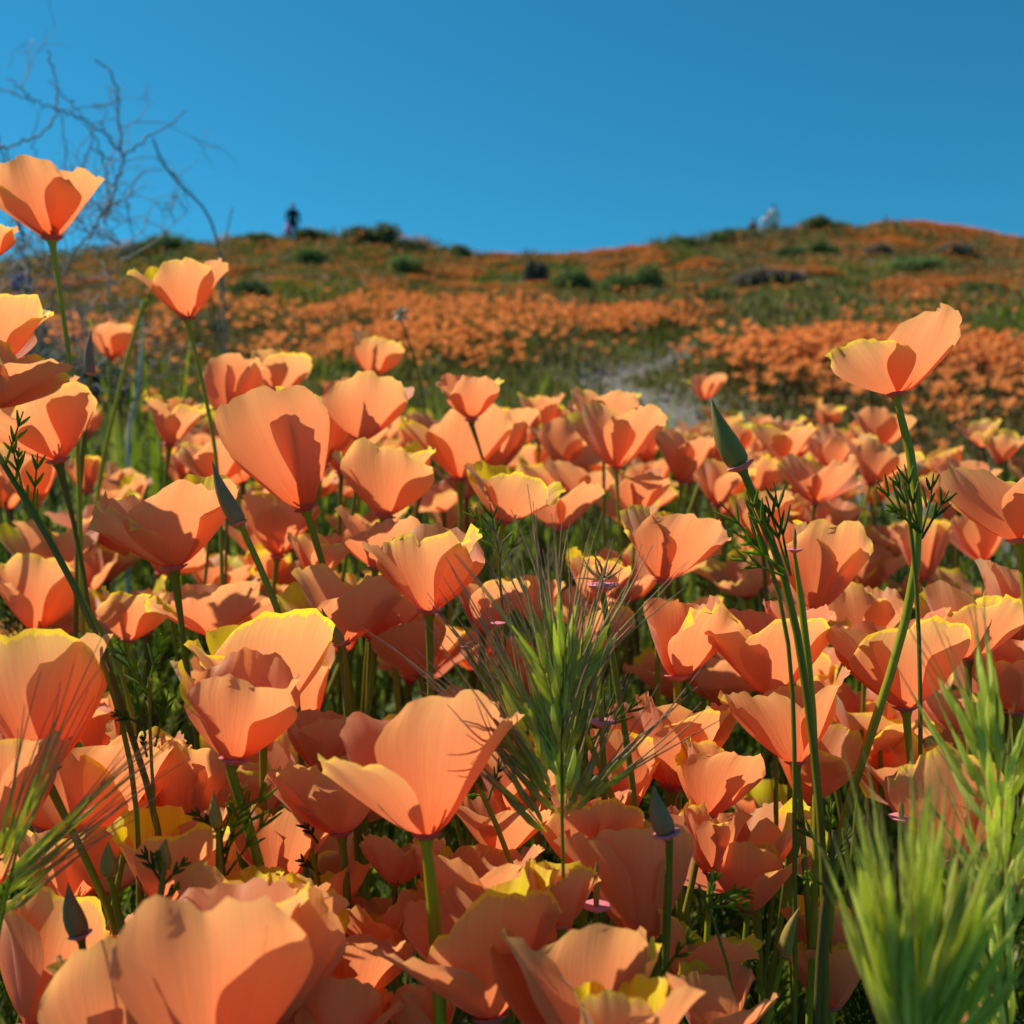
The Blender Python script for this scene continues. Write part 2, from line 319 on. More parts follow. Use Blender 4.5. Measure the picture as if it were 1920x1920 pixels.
def poppy(bx, by, w, h, lean=0, pitch=0, yaw=0, label='', seed=None, D=None, Ls=1.0, fl=None, way=None, ruf=1.0, group=None, pink=None, res=(19, 14), npet=4, srad=None, name='poppy', g=None, A=None):
    seed = seed if seed is not None else int(abs(bx * 7 + by * 13)) % 99991
    r = np.random.RandomState(seed)
    kk = 1.02 if (D or 1) < .345 else 1.0; w *= kk; h *= kk + .04
    Lp = math.hypot(w / 2, h)
    if D is None: D = LN * Ls * F / Lp
    L = Lp / F * D
    A = A if A is not None else max(8, min(66, math.degrees(math.atan2(w / 2, h)) - 3))
    pitch = pitch - 0.85 * math.degrees(math.atan((by - h * .5 - 960) / F)) * (1 if by > 960 else .35)
    head = P(bx, by, D); R3 = axis_rot(lean, pitch); axis = np.array(R3 @ Vector((0, 0, 1)))
    rx = head[0] + r.uniform(-.03, .03) - axis[0] * .05; ry = D + r.uniform(-.01, .05)
    if way: rx = P(way[-1][0], way[-1][1], D)[0]; ry = D
    root_o = empty(name, (rx, ry, float(gz(rx, ry)) - 0.01))
    HAND.append((bx, by - h * .5, label))
    tag(root_o, label, 'flower', group or 'orange poppies of the dense foreground patch')
    R = 0.0042 * L / 0.041 * r.uniform(.9, 1.3)
    rl = Vector(head) - root_o.location
    for me in flower_meshes(L, A, yaw, r, fl, res, ruf, npet):
        o = link('petal', me, root_o); o.location = rl; o.rotation_euler = R3.to_euler()
    o = link('rim', rim_mesh(R, r.uniform(.1, .6) if pink is None else pink), root_o); o.location = rl; o.rotation_euler = R3.to_euler()
    mb = MB()
    for k in range(14):
        a_ = r.uniform(0, 6.28); q_ = r.uniform(.1, .45); l_ = L * r.uniform(.2, .32); d_ = np.array([math.cos(a_) * q_, math.sin(a_) * q_, 1.0]); V_, F_ = tube([d_ * 0.0005, d_ * l_ * .55, d_ * l_ * .6, d_ * l_], [L * .006, L * .006, L * .014, L * .011], 4); mb.add(V_, F_, (r.rand(), 0, 0))
    o = mb.build('stamens', M['stamen'], root_o); o.location = rl; o.rotation_euler = R3.to_euler()
    make_stem(root_o, head, axis, r, srad or r.uniform(0.0009, 0.0013), R, way, D, g)
    return root_o
S = poppy
# --- upper left, against hill and sky
S(97,445,165,120,-6,-4,12,'tall poppy standing highest against the sky at the upper left', fl={3:14}, way=[(115,540),(135,680),(148,830),(150,960)], g=.95, D=.50)
S(-14,482,70,66,4,0,40,'poppy cut by the left edge just below the highest poppy', D=.52)
S(352,596,122,108,-6,-3,20,'single poppy with a small yellow tip standing just under the skyline left', fl={3:10}, way=[(372,680),(395,760),(412,880)], g=.9, D=.55)
S(-25,700,190,165,8,0,30,'large poppy at the left edge with a yellow upper rim', D=.42)
S(-20,760,150,130,32,4,70,'poppy at the left edge spreading a bright yellow tipped petal', fl={1:10}, D=.40)
S(208,673,88,68,4,-4,15,'small poppy beside a dark purple bud on the left')
S(108,862,165,150,-14,3,35,'poppy with a dark shadowed hollow left of the tall green stem', fl={3:22}, ruf=1.3)
S(66,948,110,108,-2,3,80,'yellow-topped narrow poppy under the shadowed one at the left edge')
S(163,822,62,60,2,0,20,'tiny poppy half behind the tall green stem')
S(162,925,55,72,3,0,60,'narrow poppy in shade right of the crossing stems at left', D=.85)
S(515,745,92,88,6,0,50,'blurred cupped poppy directly above the tall single-petal poppy')
S(432,786,105,112,2,-3,10,'blurred poppy with a dark inner fold right of the green stem')
S(318,832,110,95,8,5,60,'small ruffled poppy cluster head left of the green stem', ruf=2.2)
S(572,952,165,212,-19,-2,8,'tall poppy showing one huge broad petal leaning left', A=13, D=.42)
S(698,706,92,78,9,-3,25,'lone small poppy with pointed sides above the middle left')
S(676,826,150,116,5,0,15,'v-shaped poppy with a yellow right petal below the lone small poppy', fl={1:14})
S(884,786,128,84,-4,-2,22,'poppy on a dark bent stem with a folded tip at upper middle', way=[(905,850),(925,900),(940,990)], g=.15, D=.62)
S(862,896,190,122,-3,-2,30,'wide poppy just behind the poppy on the bent stem', D=.66, fl={3:12})
S(915,902,95,140,10,0,70,'upright poppy partly hidden at right of the wide poppy', D=.72)
S(722,967,185,128,9,-8,0,'deep red shaded poppy with a smooth rounded base', fl={3:10}, D=.50)
S(944,976,175,98,14,2,18,'yellow rimmed shallow poppy in the upper middle', fl={3:16,1:6}, D=.47)
S(1095,934,140,70,2,-6,48,'open poppy with four spread petals seen from below', fl={0:8,1:10,3:10})
S(1156,876,150,108,3,0,45,'upright poppy on a straight green stem at upper middle', way=[(1162,920),(1166,1000)], g=.8, fl={3:10})
S(1132,802,160,72,0,2,20,'poppy with bright yellow flecked petals behind the upright one', D=.72)
S(1010,823,95,78,0,0,70,'blurred rounded poppy at the back edge left of the yellow flecked one')
S(1278,902,120,92,6,2,45,'streaked poppy left of the long green bud', ruf=1.6)
S(1322,750,76,44,0,-4,45,'lone small two-lobed poppy above the long green bud')
S(1472,866,122,76,-4,3,20,'poppy with a yellow right petal right of the long green bud', fl={1:12})
S(1386,850,80,55,8,3,60,'small yellow cornered poppy behind the long green bud')
S(1652,838,112,68,5,-3,45,'flat v-shaped poppy left of the tall right stem')
S(1568,884,110,74,6,4,10,'rounded soft poppy among the back rows on the right')
S(1632,907,125,76,14,2,60,'pleated poppy with yellow right corner by the feathery leaves')
S(1528,942,155,78,6,4,25,'broad poppy with frilled yellow top behind the feathery leaves', ruf=1.7, fl={1:8})
S(1432,917,92,72,4,2,70,'small pleated poppy right below the bud rim')
S(1346,946,115,86,6,0,35,'wavy poppy left of the bud stem in the back rows')
S(1680,738,205,122,-6,-9,38,'large fan-shaped poppy raised alone on the tall right stem', fl={3:22,0:12,1:4}, way=[(1702,790),(1722,880),(1730,985),(1712,1120),(1660,1300),(1600,1470),(1558,1620),(1545,1880)], g=.75, D=.325, seed=21342, srad=.0014, ruf=1.3)
S(1912,1012,270,125,-2,-8,12,'wide smooth poppy reaching in from the right edge', D=.36, fl={3:8})
S(1800,952,112,86,4,3,40,'small poppy with yellow top left of the wide right edge poppy')
S(1682,1042,125,62,-6,2,30,'shallow poppy left of the tall bent stem at mid height')
S(1700,962,95,32,3,0,20,'thin flat poppy seen edge-on behind the feathery leaves')
S(1545,1012,120,78,8,3,60,'poppy with a yellow top behind the bud stem')
S(1528,1142,160,150,6,0,15,'tall vase-shaped poppy with two yellow tips beside the pink ringed stem', fl={1:4}, D=.42)
S(1732,1085,90,110,3,-2,10,'narrow smooth poppy just right of the tall bent stem')
S(1842,1052,140,92,-4,0,50,'poppy below the wide right edge poppy')
S(1622,1112,130,76,4,6,60,'crinkled poppy with pale pleats behind the tall stem', ruf=2)
S(1242,1088,195,112,7,2,15,'poppy with yellow right tip right of the grass head', D=.42, fl={1:6}, ruf=1.3)
S(1402,1118,165,82,-6,3,50,'flat poppy with a pointed left petal left of the twin stems', fl={3:14})
S(850,1012,100,66,2,8,60,'yellow frilled small poppy above the central cup poppy', ruf=2)
S(805,1144,222,145,1,1,8,'large yellow rimmed cup poppy left of the central grass head', way=[(808,1200),(808,1330)], g=.3, D=.33, fl={3:4,1:4})
S(326,1062,235,150,-7,2,40,'big wavy poppy with shaded back petals on the left', D=.40, ruf=1.6, fl={3:10})
S(406,1122,130,84,3,3,55,'small funnel poppy with yellow nibs right under the big wavy one')
S(520,1042,160,100,6,4,30,'pleated poppy behind the brown bud on the left', ruf=1.5)
S(66,1182,170,122,6,0,25,'poppy with stem shadows at the left edge mid height')
S(12,1244,110,68,12,4,30,'yellow edged shallow poppy at the left edge')
S(92,1082,150,98,4,2,60,'deep shaded poppy behind the dark crossing stems')
S(402,1192,215,84,-4,6,20,'flat shaded poppy spreading behind small funnel poppy', D=.46)
S(640,1208,195,132,-6,-4,35,'broad poppy hanging over a small pink ringed bud', D=.40)
S(704,1202,170,112,4,-2,70,'rounded poppy left behind the central cup poppy', D=.42)
S(786,1264,148,104,-14,2,10,'small yellow edged poppy below the central cup poppy', fl={3:14}, D=.42)
S(905,1184,118,112,4,0,40,'poppy behind the left awns of the central grass head', D=.46)
S(1002,1165,92,82,0,0,60,'small poppy with a yellow fleck seen through the grass awns', D=.55)
S(1112,1238,108,104,4,0,20,'poppy behind the right awns of the central grass head', D=.44)
S(1270,1268,138,158,2,-2,35,'torn poppy with a hollow gap between its petals', A=26, fl={3:8,2:-5}, npet=3, D=.37, way=[(1272,1330),(1272,1480)], ruf=2.0)
S(1445,1302,250,150,-4,-2,28,'broad orange poppy crossed by the twin stems', D=.37, fl={3:8})
S(1492,1428,215,152,-3,-2,55,'big poppy with a yellow flame shaped side petal', D=.33)
S(1698,1326,248,165,-3,1,12,'large yellow crowned poppy behind the tall bent stem', D=.36, fl={3:14})
S(1622,1212,175,112,2,2,60,'ruffled poppy above the large yellow crowned one', D=.45, ruf=1.6)
S(1816,1234,170,125,4,0,20,'smooth cup poppy right of the yellow crowned one', D=.38)
S(1902,1205,140,136,4,2,50,'pleated poppy at the right edge with yellow strips', D=.42)
S(1905,1335,160,132,-4,0,20,'poppy at the right edge behind the tall pale grass', D=.38)
S(1792,1372,120,72,4,4,30,'shaded poppy behind the awns on the right', D=.45)
S(1650,1386,64,76,3,0,60,'narrow yellow sided poppy just under the yellow crowned one', D=.45)
S(1800,1612,205,182,-7,-4,5,'fan-shaped shaded poppy behind the bright green grass', D=.30, ruf=1.4)
S(1852,1705,120,100,6,8,50,'crumpled shaded poppy between the two bright grass heads', D=.33, ruf=2.2)
S(1546,1818,122,116,0,1,20,'small closed cup poppy behind the reddish stem', A=20, D=.34)
S(1262,1474,215,168,6,2,45,'large rosy poppy right of the central grass head', D=.36)
S(1322,1528,130,128,12,2,30,'poppy with a broad bright yellow petal right of centre', D=.34)
S(1332,1636,136,122,4,0,60,'crumpled poppy below the bright yellow petal', D=.33, ruf=1.7)
S(1402,1706,185,122,8,2,70,'low poppy with a big shaded right petal', D=.33)
S(1202,1768,225,212,-2,0,15,'tall shaded poppy with pleated petals behind the small brown bud', D=.30, ruf=1.3)
S(1282,1834,220,104,10,4,20,'poppy stretching one petal right with a yellow blotch', D=.30, fl={1:12})
S(1345,1975,180,135,4,4,35,'rounded poppy on the bottom edge right of the middle', D=.27)
S(1050,1736,104,108,2,0,35,'small torn poppy on a thick pink ring at the bottom middle', A=20, npet=3, D=.27, pink=.95, ruf=2.0)
S(1100,2000,255,245,-3,2,25,'near poppy with pale yellow rolled edges at the bottom middle', D=.235, A=28, ruf=1.5)
S(1175,2060,210,190,4,2,60,'nearest frilled poppy cut by the bottom edge', D=.215, ruf=1.7)
S(920,1908,300,232,-9,2,30,'large folded poppy at the bottom left of the torn one', D=.26, fl={3:12})
S(868,1764,215,180,12,3,60,'wide poppy with a sunlit patch under the big front poppy', D=.30)
S(800,1564,305,235,-1,-2,30,'big two-petalled poppy in front at the lower middle', D=.265, fl={3:30,2:4,0:-6}, way=[(815,1640),(830,1760)], g=.9, srad=.0017, pink=.15)
S(640,1562,235,118,-8,4,50,'twisted poppy just left of the big front poppy', D=.31, ruf=1.8)
S(602,1444,140,104,4,3,30,'shaded poppy with yellow folds above the twisted one', D=.36)
S(438,1424,250,172,8,2,14,'yellow cornered cup poppy on a curved stem in the lower left', D=.29, fl={3:16}, way=[(480,1510),(510,1610),(522,1740)], g=.5, srad=.0015)
S(494,1352,275,170,0,2,48,'wide poppy behind the yellow cornered cup poppy', D=.33)
S(88,1442,205,240,-8,0,10,'tall pale topped poppy at the left edge low down', A=24, D=.29, way=[(115,1500),(170,1620),(250,1740)], g=.5)
S(-22,1612,190,232,-2,0,25,'near poppy cut by the left edge under the tall pale one', A=22, D=.27)
S(160,1592,240,192,12,3,60,'large rosy poppy lit in a broad streak at lower left', D=.33)
S(342,1562,165,155,4,0,20,'upright poppy behind the thick dark stem at lower left', D=.34)
S(452,1572,155,125,4,3,50,'small poppy behind the dark leafy buds', D=.35)
S(312,1702,228,165,3,1,35,'rounded poppy behind the two small green buds', D=.30)
S(60,1925,250,225,6,-4,20,'deep red shaded poppy in the bottom left corner', D=.28)
S(130,1690,185,130,4,4,50,'dark poppy below the awned grass at the left edge', D=.32)
S(400,2020,270,330,-4,0,0,'largest poppy of all at the bottom left with overlapping round petals', D=.215, A=20, fl={1:6})
S(238,2040,210,255,-8,0,20,'near round-petalled poppy at the left of the largest one', D=.235, A=22)
S(420,1850,190,215,2,0,30,'tall back poppy rising behind the largest one', D=.27, A=20, ruf=1.5)
S(515,1930,120,270,12,0,60,'narrow upright poppy with a pointed petal right of the largest one', D=.25, A=12)
S(662,1876,200,155,3,3,30,'shaded poppy with a yellow curl on the bottom left of centre', D=.29)
S(742,1802,185,132,-8,3,60,'poppy with frayed tips left of the wide sunlit patch poppy', D=.30, ruf=1.9)
S(622,2012,215,150,3,2,15,'poppy cut by the bottom edge below the yellow curl', D=.26)
S(790,1995,115,132,4,2,40,'small poppy with striped light on the bottom edge', D=.27)
S(932,1602,170,104,4,3,30,'smooth poppy behind the stem of the central grass', D=.33)
S(962,1544,160,145,2,2,60,'crinkled poppy behind the lower left spikelets', D=.35, ruf=1.7)
S(1100,1648,190,150,4,3,20,'poppy right of the central grass stem', D=.32)
S(1165,1535,140,150,8,0,40,'poppy behind the right spikelets low down', D=.36)
S(890,1404,140,104,2,2,30,'poppy between the big front poppy and the grass head', D=.38)
S(742,1656,130,90,2,-2,60,'shaded poppy tucked under the big front poppy', D=.31)
S(1792,1955,110,105,4,4,30,'yellow tipped poppy at the bottom right behind the green grass', D=.27)
S(602,872,108,122,6,0,30,'upright poppy directly right of the tall single-petal poppy', D=.62)
S(640,886,135,90,3,3,70,'poppy with inner folds between two larger ones at upper left', D=.66)
S(402,906,135,82,4,-3,30,'low shaded poppy above the big wavy one', D=.60)
S(702,1062,180,90,4,5,20,'shaded flat poppy behind the central cup poppy', D=.44)
S(592,1082,108,78,4,3,60,'small pleated poppy with yellow corner left of centre', D=.50)
S(1192,962,115,82,3,0,20,'poppy between the upright one and the yellow tipped one', D=.62)
S(1050,992,155,82,0,-4,60,'shaded poppy below the four spread petals', D=.58)
S(525,1655,190,140,4,-2,30,'shaded poppy behind the curved stem left of the big front poppy', D=.32)
S(595,1775,180,130,-4,0,60,'shaded poppy low between the curved stem and the wide folded poppy', D=.31)
S(250,1500,170,130,6,0,20,'poppy behind the straight green-brown stalk at lower left', D=.36)
S(1010,1830,190,140,-3,0,40,'shaded poppy just left of the small torn poppy', D=.30)
S(505,1905,170,130,-5,0,30,'poppy low between the largest poppy and the yellow curl', D=.27)
S(1490,1240,150,110,5,0,25,'poppy between the twin stems and the yellow crowned one', D=.43)
S(1110,1130,120,90,0,0,45,'poppy just under the withered golden threads', D=.5)
S(240,1200,130,90,5,0,35,'shaded poppy between the dark stalks in the left middle', D=.5)
S(1430,1020,130,90,-4,0,15,'poppy behind the feathery spray of the twin stems', D=.55)
S(1560,1890,150,110,4,0,45,'shaded poppy on the bottom edge under the small cup poppy', D=.32)


# ------------------------------------------------------------------ half-hidden poppies that fill the back rows
def fillers():
    r = np.random.RandomState(21); protos = []
    for k in range(16):
        A = r.uniform(18, 58); L = 0.040
        protos.append((flower_meshes(L, A, r.uniform(0, 90), r, None, (13, 9), 1.5), rim_mesh(0.0042, r.uniform(.1, .6))))
    stems = []
    for k in range(8):
        Ls = 0.36; bend = r.uniform(-.05, .05); t = np.linspace(0, 1, 9)
        pts = np.stack([bend * (t ** 2) + r.uniform(-.02, .02) * np.sin(3 * t), r.uniform(-.02, .02) * t, Ls * t], -1)
        mb = MB(); V, Fq = tube(pts, np.concatenate([np.full(7, 0.0010), [0.0012, 0.0022]]), 6); mb.add(V, Fq, np.stack([np.full(len(V), r.rand()), np.full(len(V), r.uniform(0, .4)), np.zeros(len(V))], -1))
        stems.append((mb.mesh('stem', M['stem']), pts[-1]))
    placed = []; n = 0; tries = 0; used = set()
    while n < NFILL and tries < 20000:
        tries += 1
        D = r.uniform(0.42, 1.55) if r.rand() < .92 else r.uniform(.36, .6)
        px = r.uniform(-60, 1980)
        surf = np.interp(D, [.27, .36, .5, .6, .85, 1.2, 1.6], [-.105, -.085, -.055, -.022, .030, .085, .135])
        z = surf - r.uniform(0.0, 0.06) + (0.012 if D > .8 else -.03)
        x = (px - 960) / F * D
        if path_dist(x, D) < 0.30: continue
        if px < 330 and D > 0.8 and r.rand() < .75: continue
        if px > 1500 and D > 1.0: continue
        if 1060 < px < 1300 and D > 1.25: continue
        if px < 600 and D > 1.1: continue
        if any((x - a) ** 2 + (D - b) ** 2 < 0.035 ** 2 for a, b in placed): continue
        placed.append((x, D)); n += 1
        ps, rm = protos[n % 16]; sm, top = stems[r.randint(8)]
        g0 = float(gz(x, D)); hz = EYE + z
        s = (hz - g0) / 0.36
        ro = empty('poppy', (x, D, g0)); fy = 960 - (hz - EYE) / D * F - 40
        for c in sorted((q for q in HAND if len(q[2].split()) <= 10), key=lambda q: math.hypot(q[0] - px, q[1] - fy)):
            dx = px - c[0]; dy = fy - c[1]
            rel = ('left of' if dx < 0 else 'right of') if abs(dx) > abs(dy) else ('above' if dy < 0 else 'below')
            lab = 'small half-hidden poppy %s the %s' % (rel, c[2])
            if lab not in used: break
        used.add(lab)
        tag(ro, lab, 'flower', 'half-hidden small poppies of the dense patch')
        o = link('stem', sm, ro); o.scale = (1, 1, s)
        e = Matrix.Rotation(rad(r.uniform(-30, 30)), 3, 'Y') @ Matrix.Rotation(rad(r.uniform(-18, 28)), 3, 'X') @ Matrix.Rotation(r.uniform(0, 6.28), 3, 'Z')
        k = r.uniform(.8, 1.12)
        for me in ps + [rm]:
            o = link('petal' if me is not rm else 'rim', me, ro); o.location = (top[0], top[1], top[2] * s); o.rotation_euler = e.to_euler(); o.scale = (k, k, k)
NFILL = 175
fillers()

# ------------------------------------------------------------------ buds, spent heads, leafy stalks
def lathe_path(p0, p1, prof, sides=10, bend=0.0):
    """spindle along p0->p1; prof rows (t, radius)"""
    p0 = np.asarray(p0, float); p1 = np.asarray(p1, float); d = p1 - p0; side = np.cross(d, [0, 1, 0]); side = side / (np.linalg.norm(side) + 1e-9)
    t = np.array([q[0] for q in prof]); pts = p0 + d * t[:, None] + side * (bend * np.linalg.norm(d) * np.sin(np.pi * t))[:, None]
    return tube(pts, [q[1] for q in prof], sides)
def bud(tip, base, wpx, D, way, label, brown=0.2, rimk=1.25, g=None, group='unopened poppy buds', light=0.4):
    r = np.random.RandomState(int(base[0] * 3 + base[1])); T = P(*tip, D); B = P(*base, D); ax = (T - B) / np.linalg.norm(T - B)
    rx = P(way[-1][0], way[-1][1], D)[0]
    ro = empty('poppy_bud', (rx, D, float(gz(rx, D)) - .01)); tag(ro, label, 'flower bud', group)
    root = np.array(ro.location); W = wpx / F * D / 2
    prof = [(0, W * .7), (.06, W * .92), (.2, W), (.38, W * .93), (.55, W * .74), (.72, W * .47), (.86, W * .24), (.96, W * .10), (1, W * .03)]
    mb = MB(); V, Fq = lathe_path(B - root, T - root, prof, 12, 0.05); a = np.tile(np.linspace(0, 2 * np.pi, 12, endpoint=False), len(prof))
    V = V + (np.sin(a * 4)[:, None] * 0.03 * W) * ax
    mb.add(V, Fq, np.stack([np.full(len(V), light) + .2 * np.sin(a * 4), np.full(len(V), brown), a * 0], -1)); mb.build('bud_cap', M['bud'], ro)
    q = Vector(ax).to_track_quat('Z', 'Y'); o = link('rim', rim_mesh(W * rimk, 0.85), ro); o.location = Vector(B - root); o.rotation_euler = q.to_euler()
    make_stem(ro, B, ax, r, 0.0012 if D > .3 else .0011, W, way, D, g)
    return ro
def spent(base, D, way, R, label, pod=0, petals=0, g=None, tiltv=0):
    """bare pink rim on its stem after the petals fell, with a young pod or withered threads"""
    r = np.random.RandomState(int(base[0] + base[1])); B = P(*base, D); rx = P(way[-1][0], way[-1][1], D)[0]
    ro = empty('spent_poppy', (rx, D, float(gz(rx, D)) - .01)); tag(ro, label, 'flower', 'poppies that have dropped their petals'); root = np.array(ro.location)
    R3 = axis_rot(tiltv, 4); ax = np.array(R3 @ Vector((0, 0, 1)))
    Rm = R / F * D; o = link('rim', rim_mesh(Rm, 0.8), ro); o.location = Vector(B - root); o.rotation_euler = R3.to_euler()
    if pod:
        mb = MB(); V, Fq = lathe_path(B - root, B - root + ax * pod / F * D, [(0, Rm * .2), (.3, Rm * .26), (.8, Rm * .17), (1, Rm * .04)], 8); mb.add(V, Fq, (.5, .1, 0)); mb.build('seed_pod', M['bud'], ro)
    for k in range(petals):
        a = r.uniform(0, 6.28); l = Rm * r.uniform(1.4, 3.4); up = r.uniform(-.1, 1.2); c = r.uniform(-.8, .8)
        t = np.linspace(0, 1, 8)[:, None]; d = np.array([math.cos(a), math.sin(a) * .6, up]); d /= np.linalg.norm(d); s = np.array([-d[2], 0.2, d[0]])
        pts = B - root + ax * Rm * .3 + d * l * t + s * l * c * t ** 2 * .8
        mb = MB(); V, Fq = tube(pts, Rm * .14 * (1.1 - t[:, 0]), 5); mb.add(V, Fq, (r.rand(), 0, 0)); mb.build('withered_petal', M['withered'], ro)
    make_stem(ro, B, ax, r, 0.0011, Rm * .6, way, D, g)
    return ro
def feather(mb, base, direction, length, r, n=6, wid=0.00075, tint=None, depth=2):
    """finely divided poppy leaf: a rachis with forking narrow lobes"""
    d = direction / np.linalg.norm(direction); side = np.cross(d, np.array([0.2, -1, 0.1])); side /= np.linalg.norm(side); up = np.cross(side, d)
    tint = tint if tint is not None else (r.rand(), 0, 0)
    t = np.linspace(0, 1, 5)[:, None]; curve = base + d * length * t + up * length * 0.15 * np.sin(t * 2) * r.uniform(-1, 1)
    V, Fq = tube(curve, wid * np.linspace(1, .5, 5), 3); mb.add(V, Fq, tint)
    for k in range(n):
        q = (k + 1.5) / (n + 1.5); b = curve[0] * (1 - q) + curve[-1] * q; b = base + (b - base)
        for s in (-1, 1):
            dd = d * r.uniform(.8, 1.1) + side * s * r.uniform(.3, .6) + up * r.uniform(-.2, .2); l = length * (0.46 * (1 - .5 * q)) * r.uniform(.7, 1.2)
            dd /= np.linalg.norm(dd); e = b + dd * l
            V, Fq = tube([b, (b + e) / 2, e], [wid * .8, wid * 1.25, wid * .5], 3); mb.add(V, Fq, tint)
            if depth > 1:
                for s2 in (-1, 1):
                    b2 = b + dd * l * .45; d2 = dd + side * s2 * .6 + up * r.uniform(-.2, .2); d2 /= np.linalg.norm(d2); e2 = b2 + d2 * l * .5
                    V, Fq = tube([b2, (b2 + e2) / 2, e2], [wid * .5, wid * .95, wid * .3], 3); mb.add(V, Fq, tint)
def leafy_stalk(path, D, label, leaves, rad_m=0.0014, g=0.3, brown=0.3, seed=1, D2=None, cat='stalk', name='poppy_stalk', mat='stem', lmat='leaf'):
    """path in pixels from top to bottom; leaves: (px,py, tox,toy, length factor)"""
    r = np.random.RandomState(seed); D2 = D2 or D; Ds = np.linspace(D, D2, len(path)); pts = [P(x, y, d) for (x, y), d in zip(path, Ds)]
    rx = pts[-1][0]; gzv = float(gz(rx, D2)) - .01
    if pts[-1][2] - gzv > .02: pts += [np.array([rx, D2, (pts[-1][2] + gzv) / 2]), np.array([rx, D2, gzv])]
    ro = empty(name, (rx, D2, gzv)); tag(ro, label, cat, 'stalks and stems standing among the poppies'); root = np.array(ro.location)
    pts = smooth_path(pts, 34) - root; mb = MB(); n = len(pts); V, Fq = tube(pts, rad_m * np.linspace(.6, 1.15, n), 7)
    t = np.repeat(np.linspace(0, 1, n), 7); mb.add(V, Fq, np.stack([np.full(len(V), g), brown * (0.4 + .6 * t), t], -1)); mb.build('stem', M[mat], ro)
    for (ax_, ay, bx_, by_) in leaves:
        a = P(ax_, ay, D) - root; b = P(bx_, by_, D) - root; b[1] += r.uniform(-.012, .012); l = np.linalg.norm(b - a)
        mb = MB(); feather(mb, a, b - a, l, r, 2, max(0.00050, l * .015), (r.uniform(.3, 1.0), r.uniform(0, .3), 0), 1); mb.build('leaf', M[lmat], ro)
    return ro
bud((1334,748),(1388,872),46,.31,[(1412,925),(1450,1010),(1482,1100),(1512,1290),(1535,1480),(1548,1660),(1545,1900)],'long pointed green bud on a pink ring, tallest on the right',.15,1.15,.35)
bud((398,865),(450,980),32,.38,[(475,1040),(510,1110),(545,1180),(560,1300)],'long brown bud on a slanting stem left of centre',.7,.9,.7)
bud((1226,1472),(1250,1562),42,.27,[(1256,1640),(1256,1720),(1240,1850)],'plump brown bud on a big pink ring at the lower middle right',.75,1.25,.2)
bud((172,618),(170,700),20,.52,[(165,780),(150,860),(146,980)],'slim dark purple bud in front of the small poppy at left',1.0,.9,.2)
bud((603,1140),(640,1206),24,.36,[(652,1260),(662,1380)],'small grey-green bud with a pink ring left of centre',.2,1.0,.3)
bud((203,1578),(208,1640),34,.27,[(225,1690),(262,1760)],'small squat green bud, left one of the pair at lower left',.1,.5,.5,light=.6)
bud((312,1572),(306,1630),32,.27,[(300,1680),(285,1770)],'small pointed green bud, right one of the pair at lower left',.1,.5,.5,light=.6)
bud((402,1482),(408,1550),24,.28,[(412,1610),(416,1700)],'slim green bud in a tuft of dark leaves at lower left',.1,.5,.4,light=.6)
bud((128,1655),(150,1752),40,.26,[(165,1840),(180,1920)],'dark shaded bud hanging over the bottom left corner',.5,1.1,.1,light=.1)
bud((1500,1700),(1470,1790),26,.29,[(1455,1850),(1410,1930)],'pale green bud in the shade left of the small cup poppy',.1,.7,.6)
spent((1490,1030),.315,[(1500,1120),(1520,1240),(1530,1420),(1532,1600)],15,'bare pink ring with a short green tip on the stem beside the twin stems',pod=40,g=.75)
spent((1130,1096),.33,[(1140,1180),(1160,1300),(1182,1420),(1200,1560)],30,'withered poppy with curled golden threads above a pink ring',petals=11,g=.4)
spent((1128,1352),.32,[(1132,1420),(1140,1520)],24,'bare pink ring with a green tip right of the grass head',pod=42,g=.3)
spent((1118,1698),.28,[(1120,1800),(1118,1900)],26,'bare pink ring around a dark upright pod at the bottom middle',pod=85,g=.1)
spent((934,1168),.36,[(938,1230),(945,1330)],14,'tiny striped pink ring behind the left awns',pod=0,g=.3)
spent((872,1212),.34,[(900,1260),(960,1340),(1010,1430)],8,'small spent poppy with wiry curled threads left of the grass head',petals=6,g=.4)
spent((1690,1532),.30,[(1690,1620),(1692,1760)],22,'pink ring in the shade left of the fan-shaped poppy',pod=30,g=.3)
leafy_stalk([(-8,845),(60,960),(120,1050),(175,1170),(220,1290),(262,1430),(308,1540)],.31,'thick dark stalk slanting down from the left edge',[(10,870,40,770),(45,935,30,820),(60,960,75,850),(30,900,45,840)],.0014,.2,.55,3)
leafy_stalk([(168,1180),(200,1250),(235,1340),(262,1420)],.30,'straight green-brown stalk beside the thick dark one',[(250,1400,262,1290)],.0012,.5,.3,4)
leafy_stalk([(280,1270),(268,1350),(285,1460),(300,1560)],.30,'thin leafy stalk with bright green fronds in the lower left',[(280,1330,215,1230),(275,1300,245,1190),(272,1380,240,1290),(276,1290,280,1190),(270,1360,225,1330),(290,1400,300,1300),(275,1420,262,1380)],.0008,.5,.5,6,lmat='leaf')
leafy_stalk([(90,1000),(110,1060),(165,1140),(220,1220),(260,1300)],.36,'thin green stalk crossing behind the thick dark stalk',[(95,1005,60,900)],.0012,.6,.1,7)
leafy_stalk([(1400,940),(1450,1040),(1478,1100),(1490,1200)],.305,'feathery leaf spray at the fork of the twin stems',[(1478,1090,1360,940),(1470,1070,1375,1000),(1450,1030,1395,925),(1478,1070,1440,930),(1482,1080,1465,900),(1470,1080,1372,1040),(1450,1010,1430,950)],.0010,.3,.2,8)
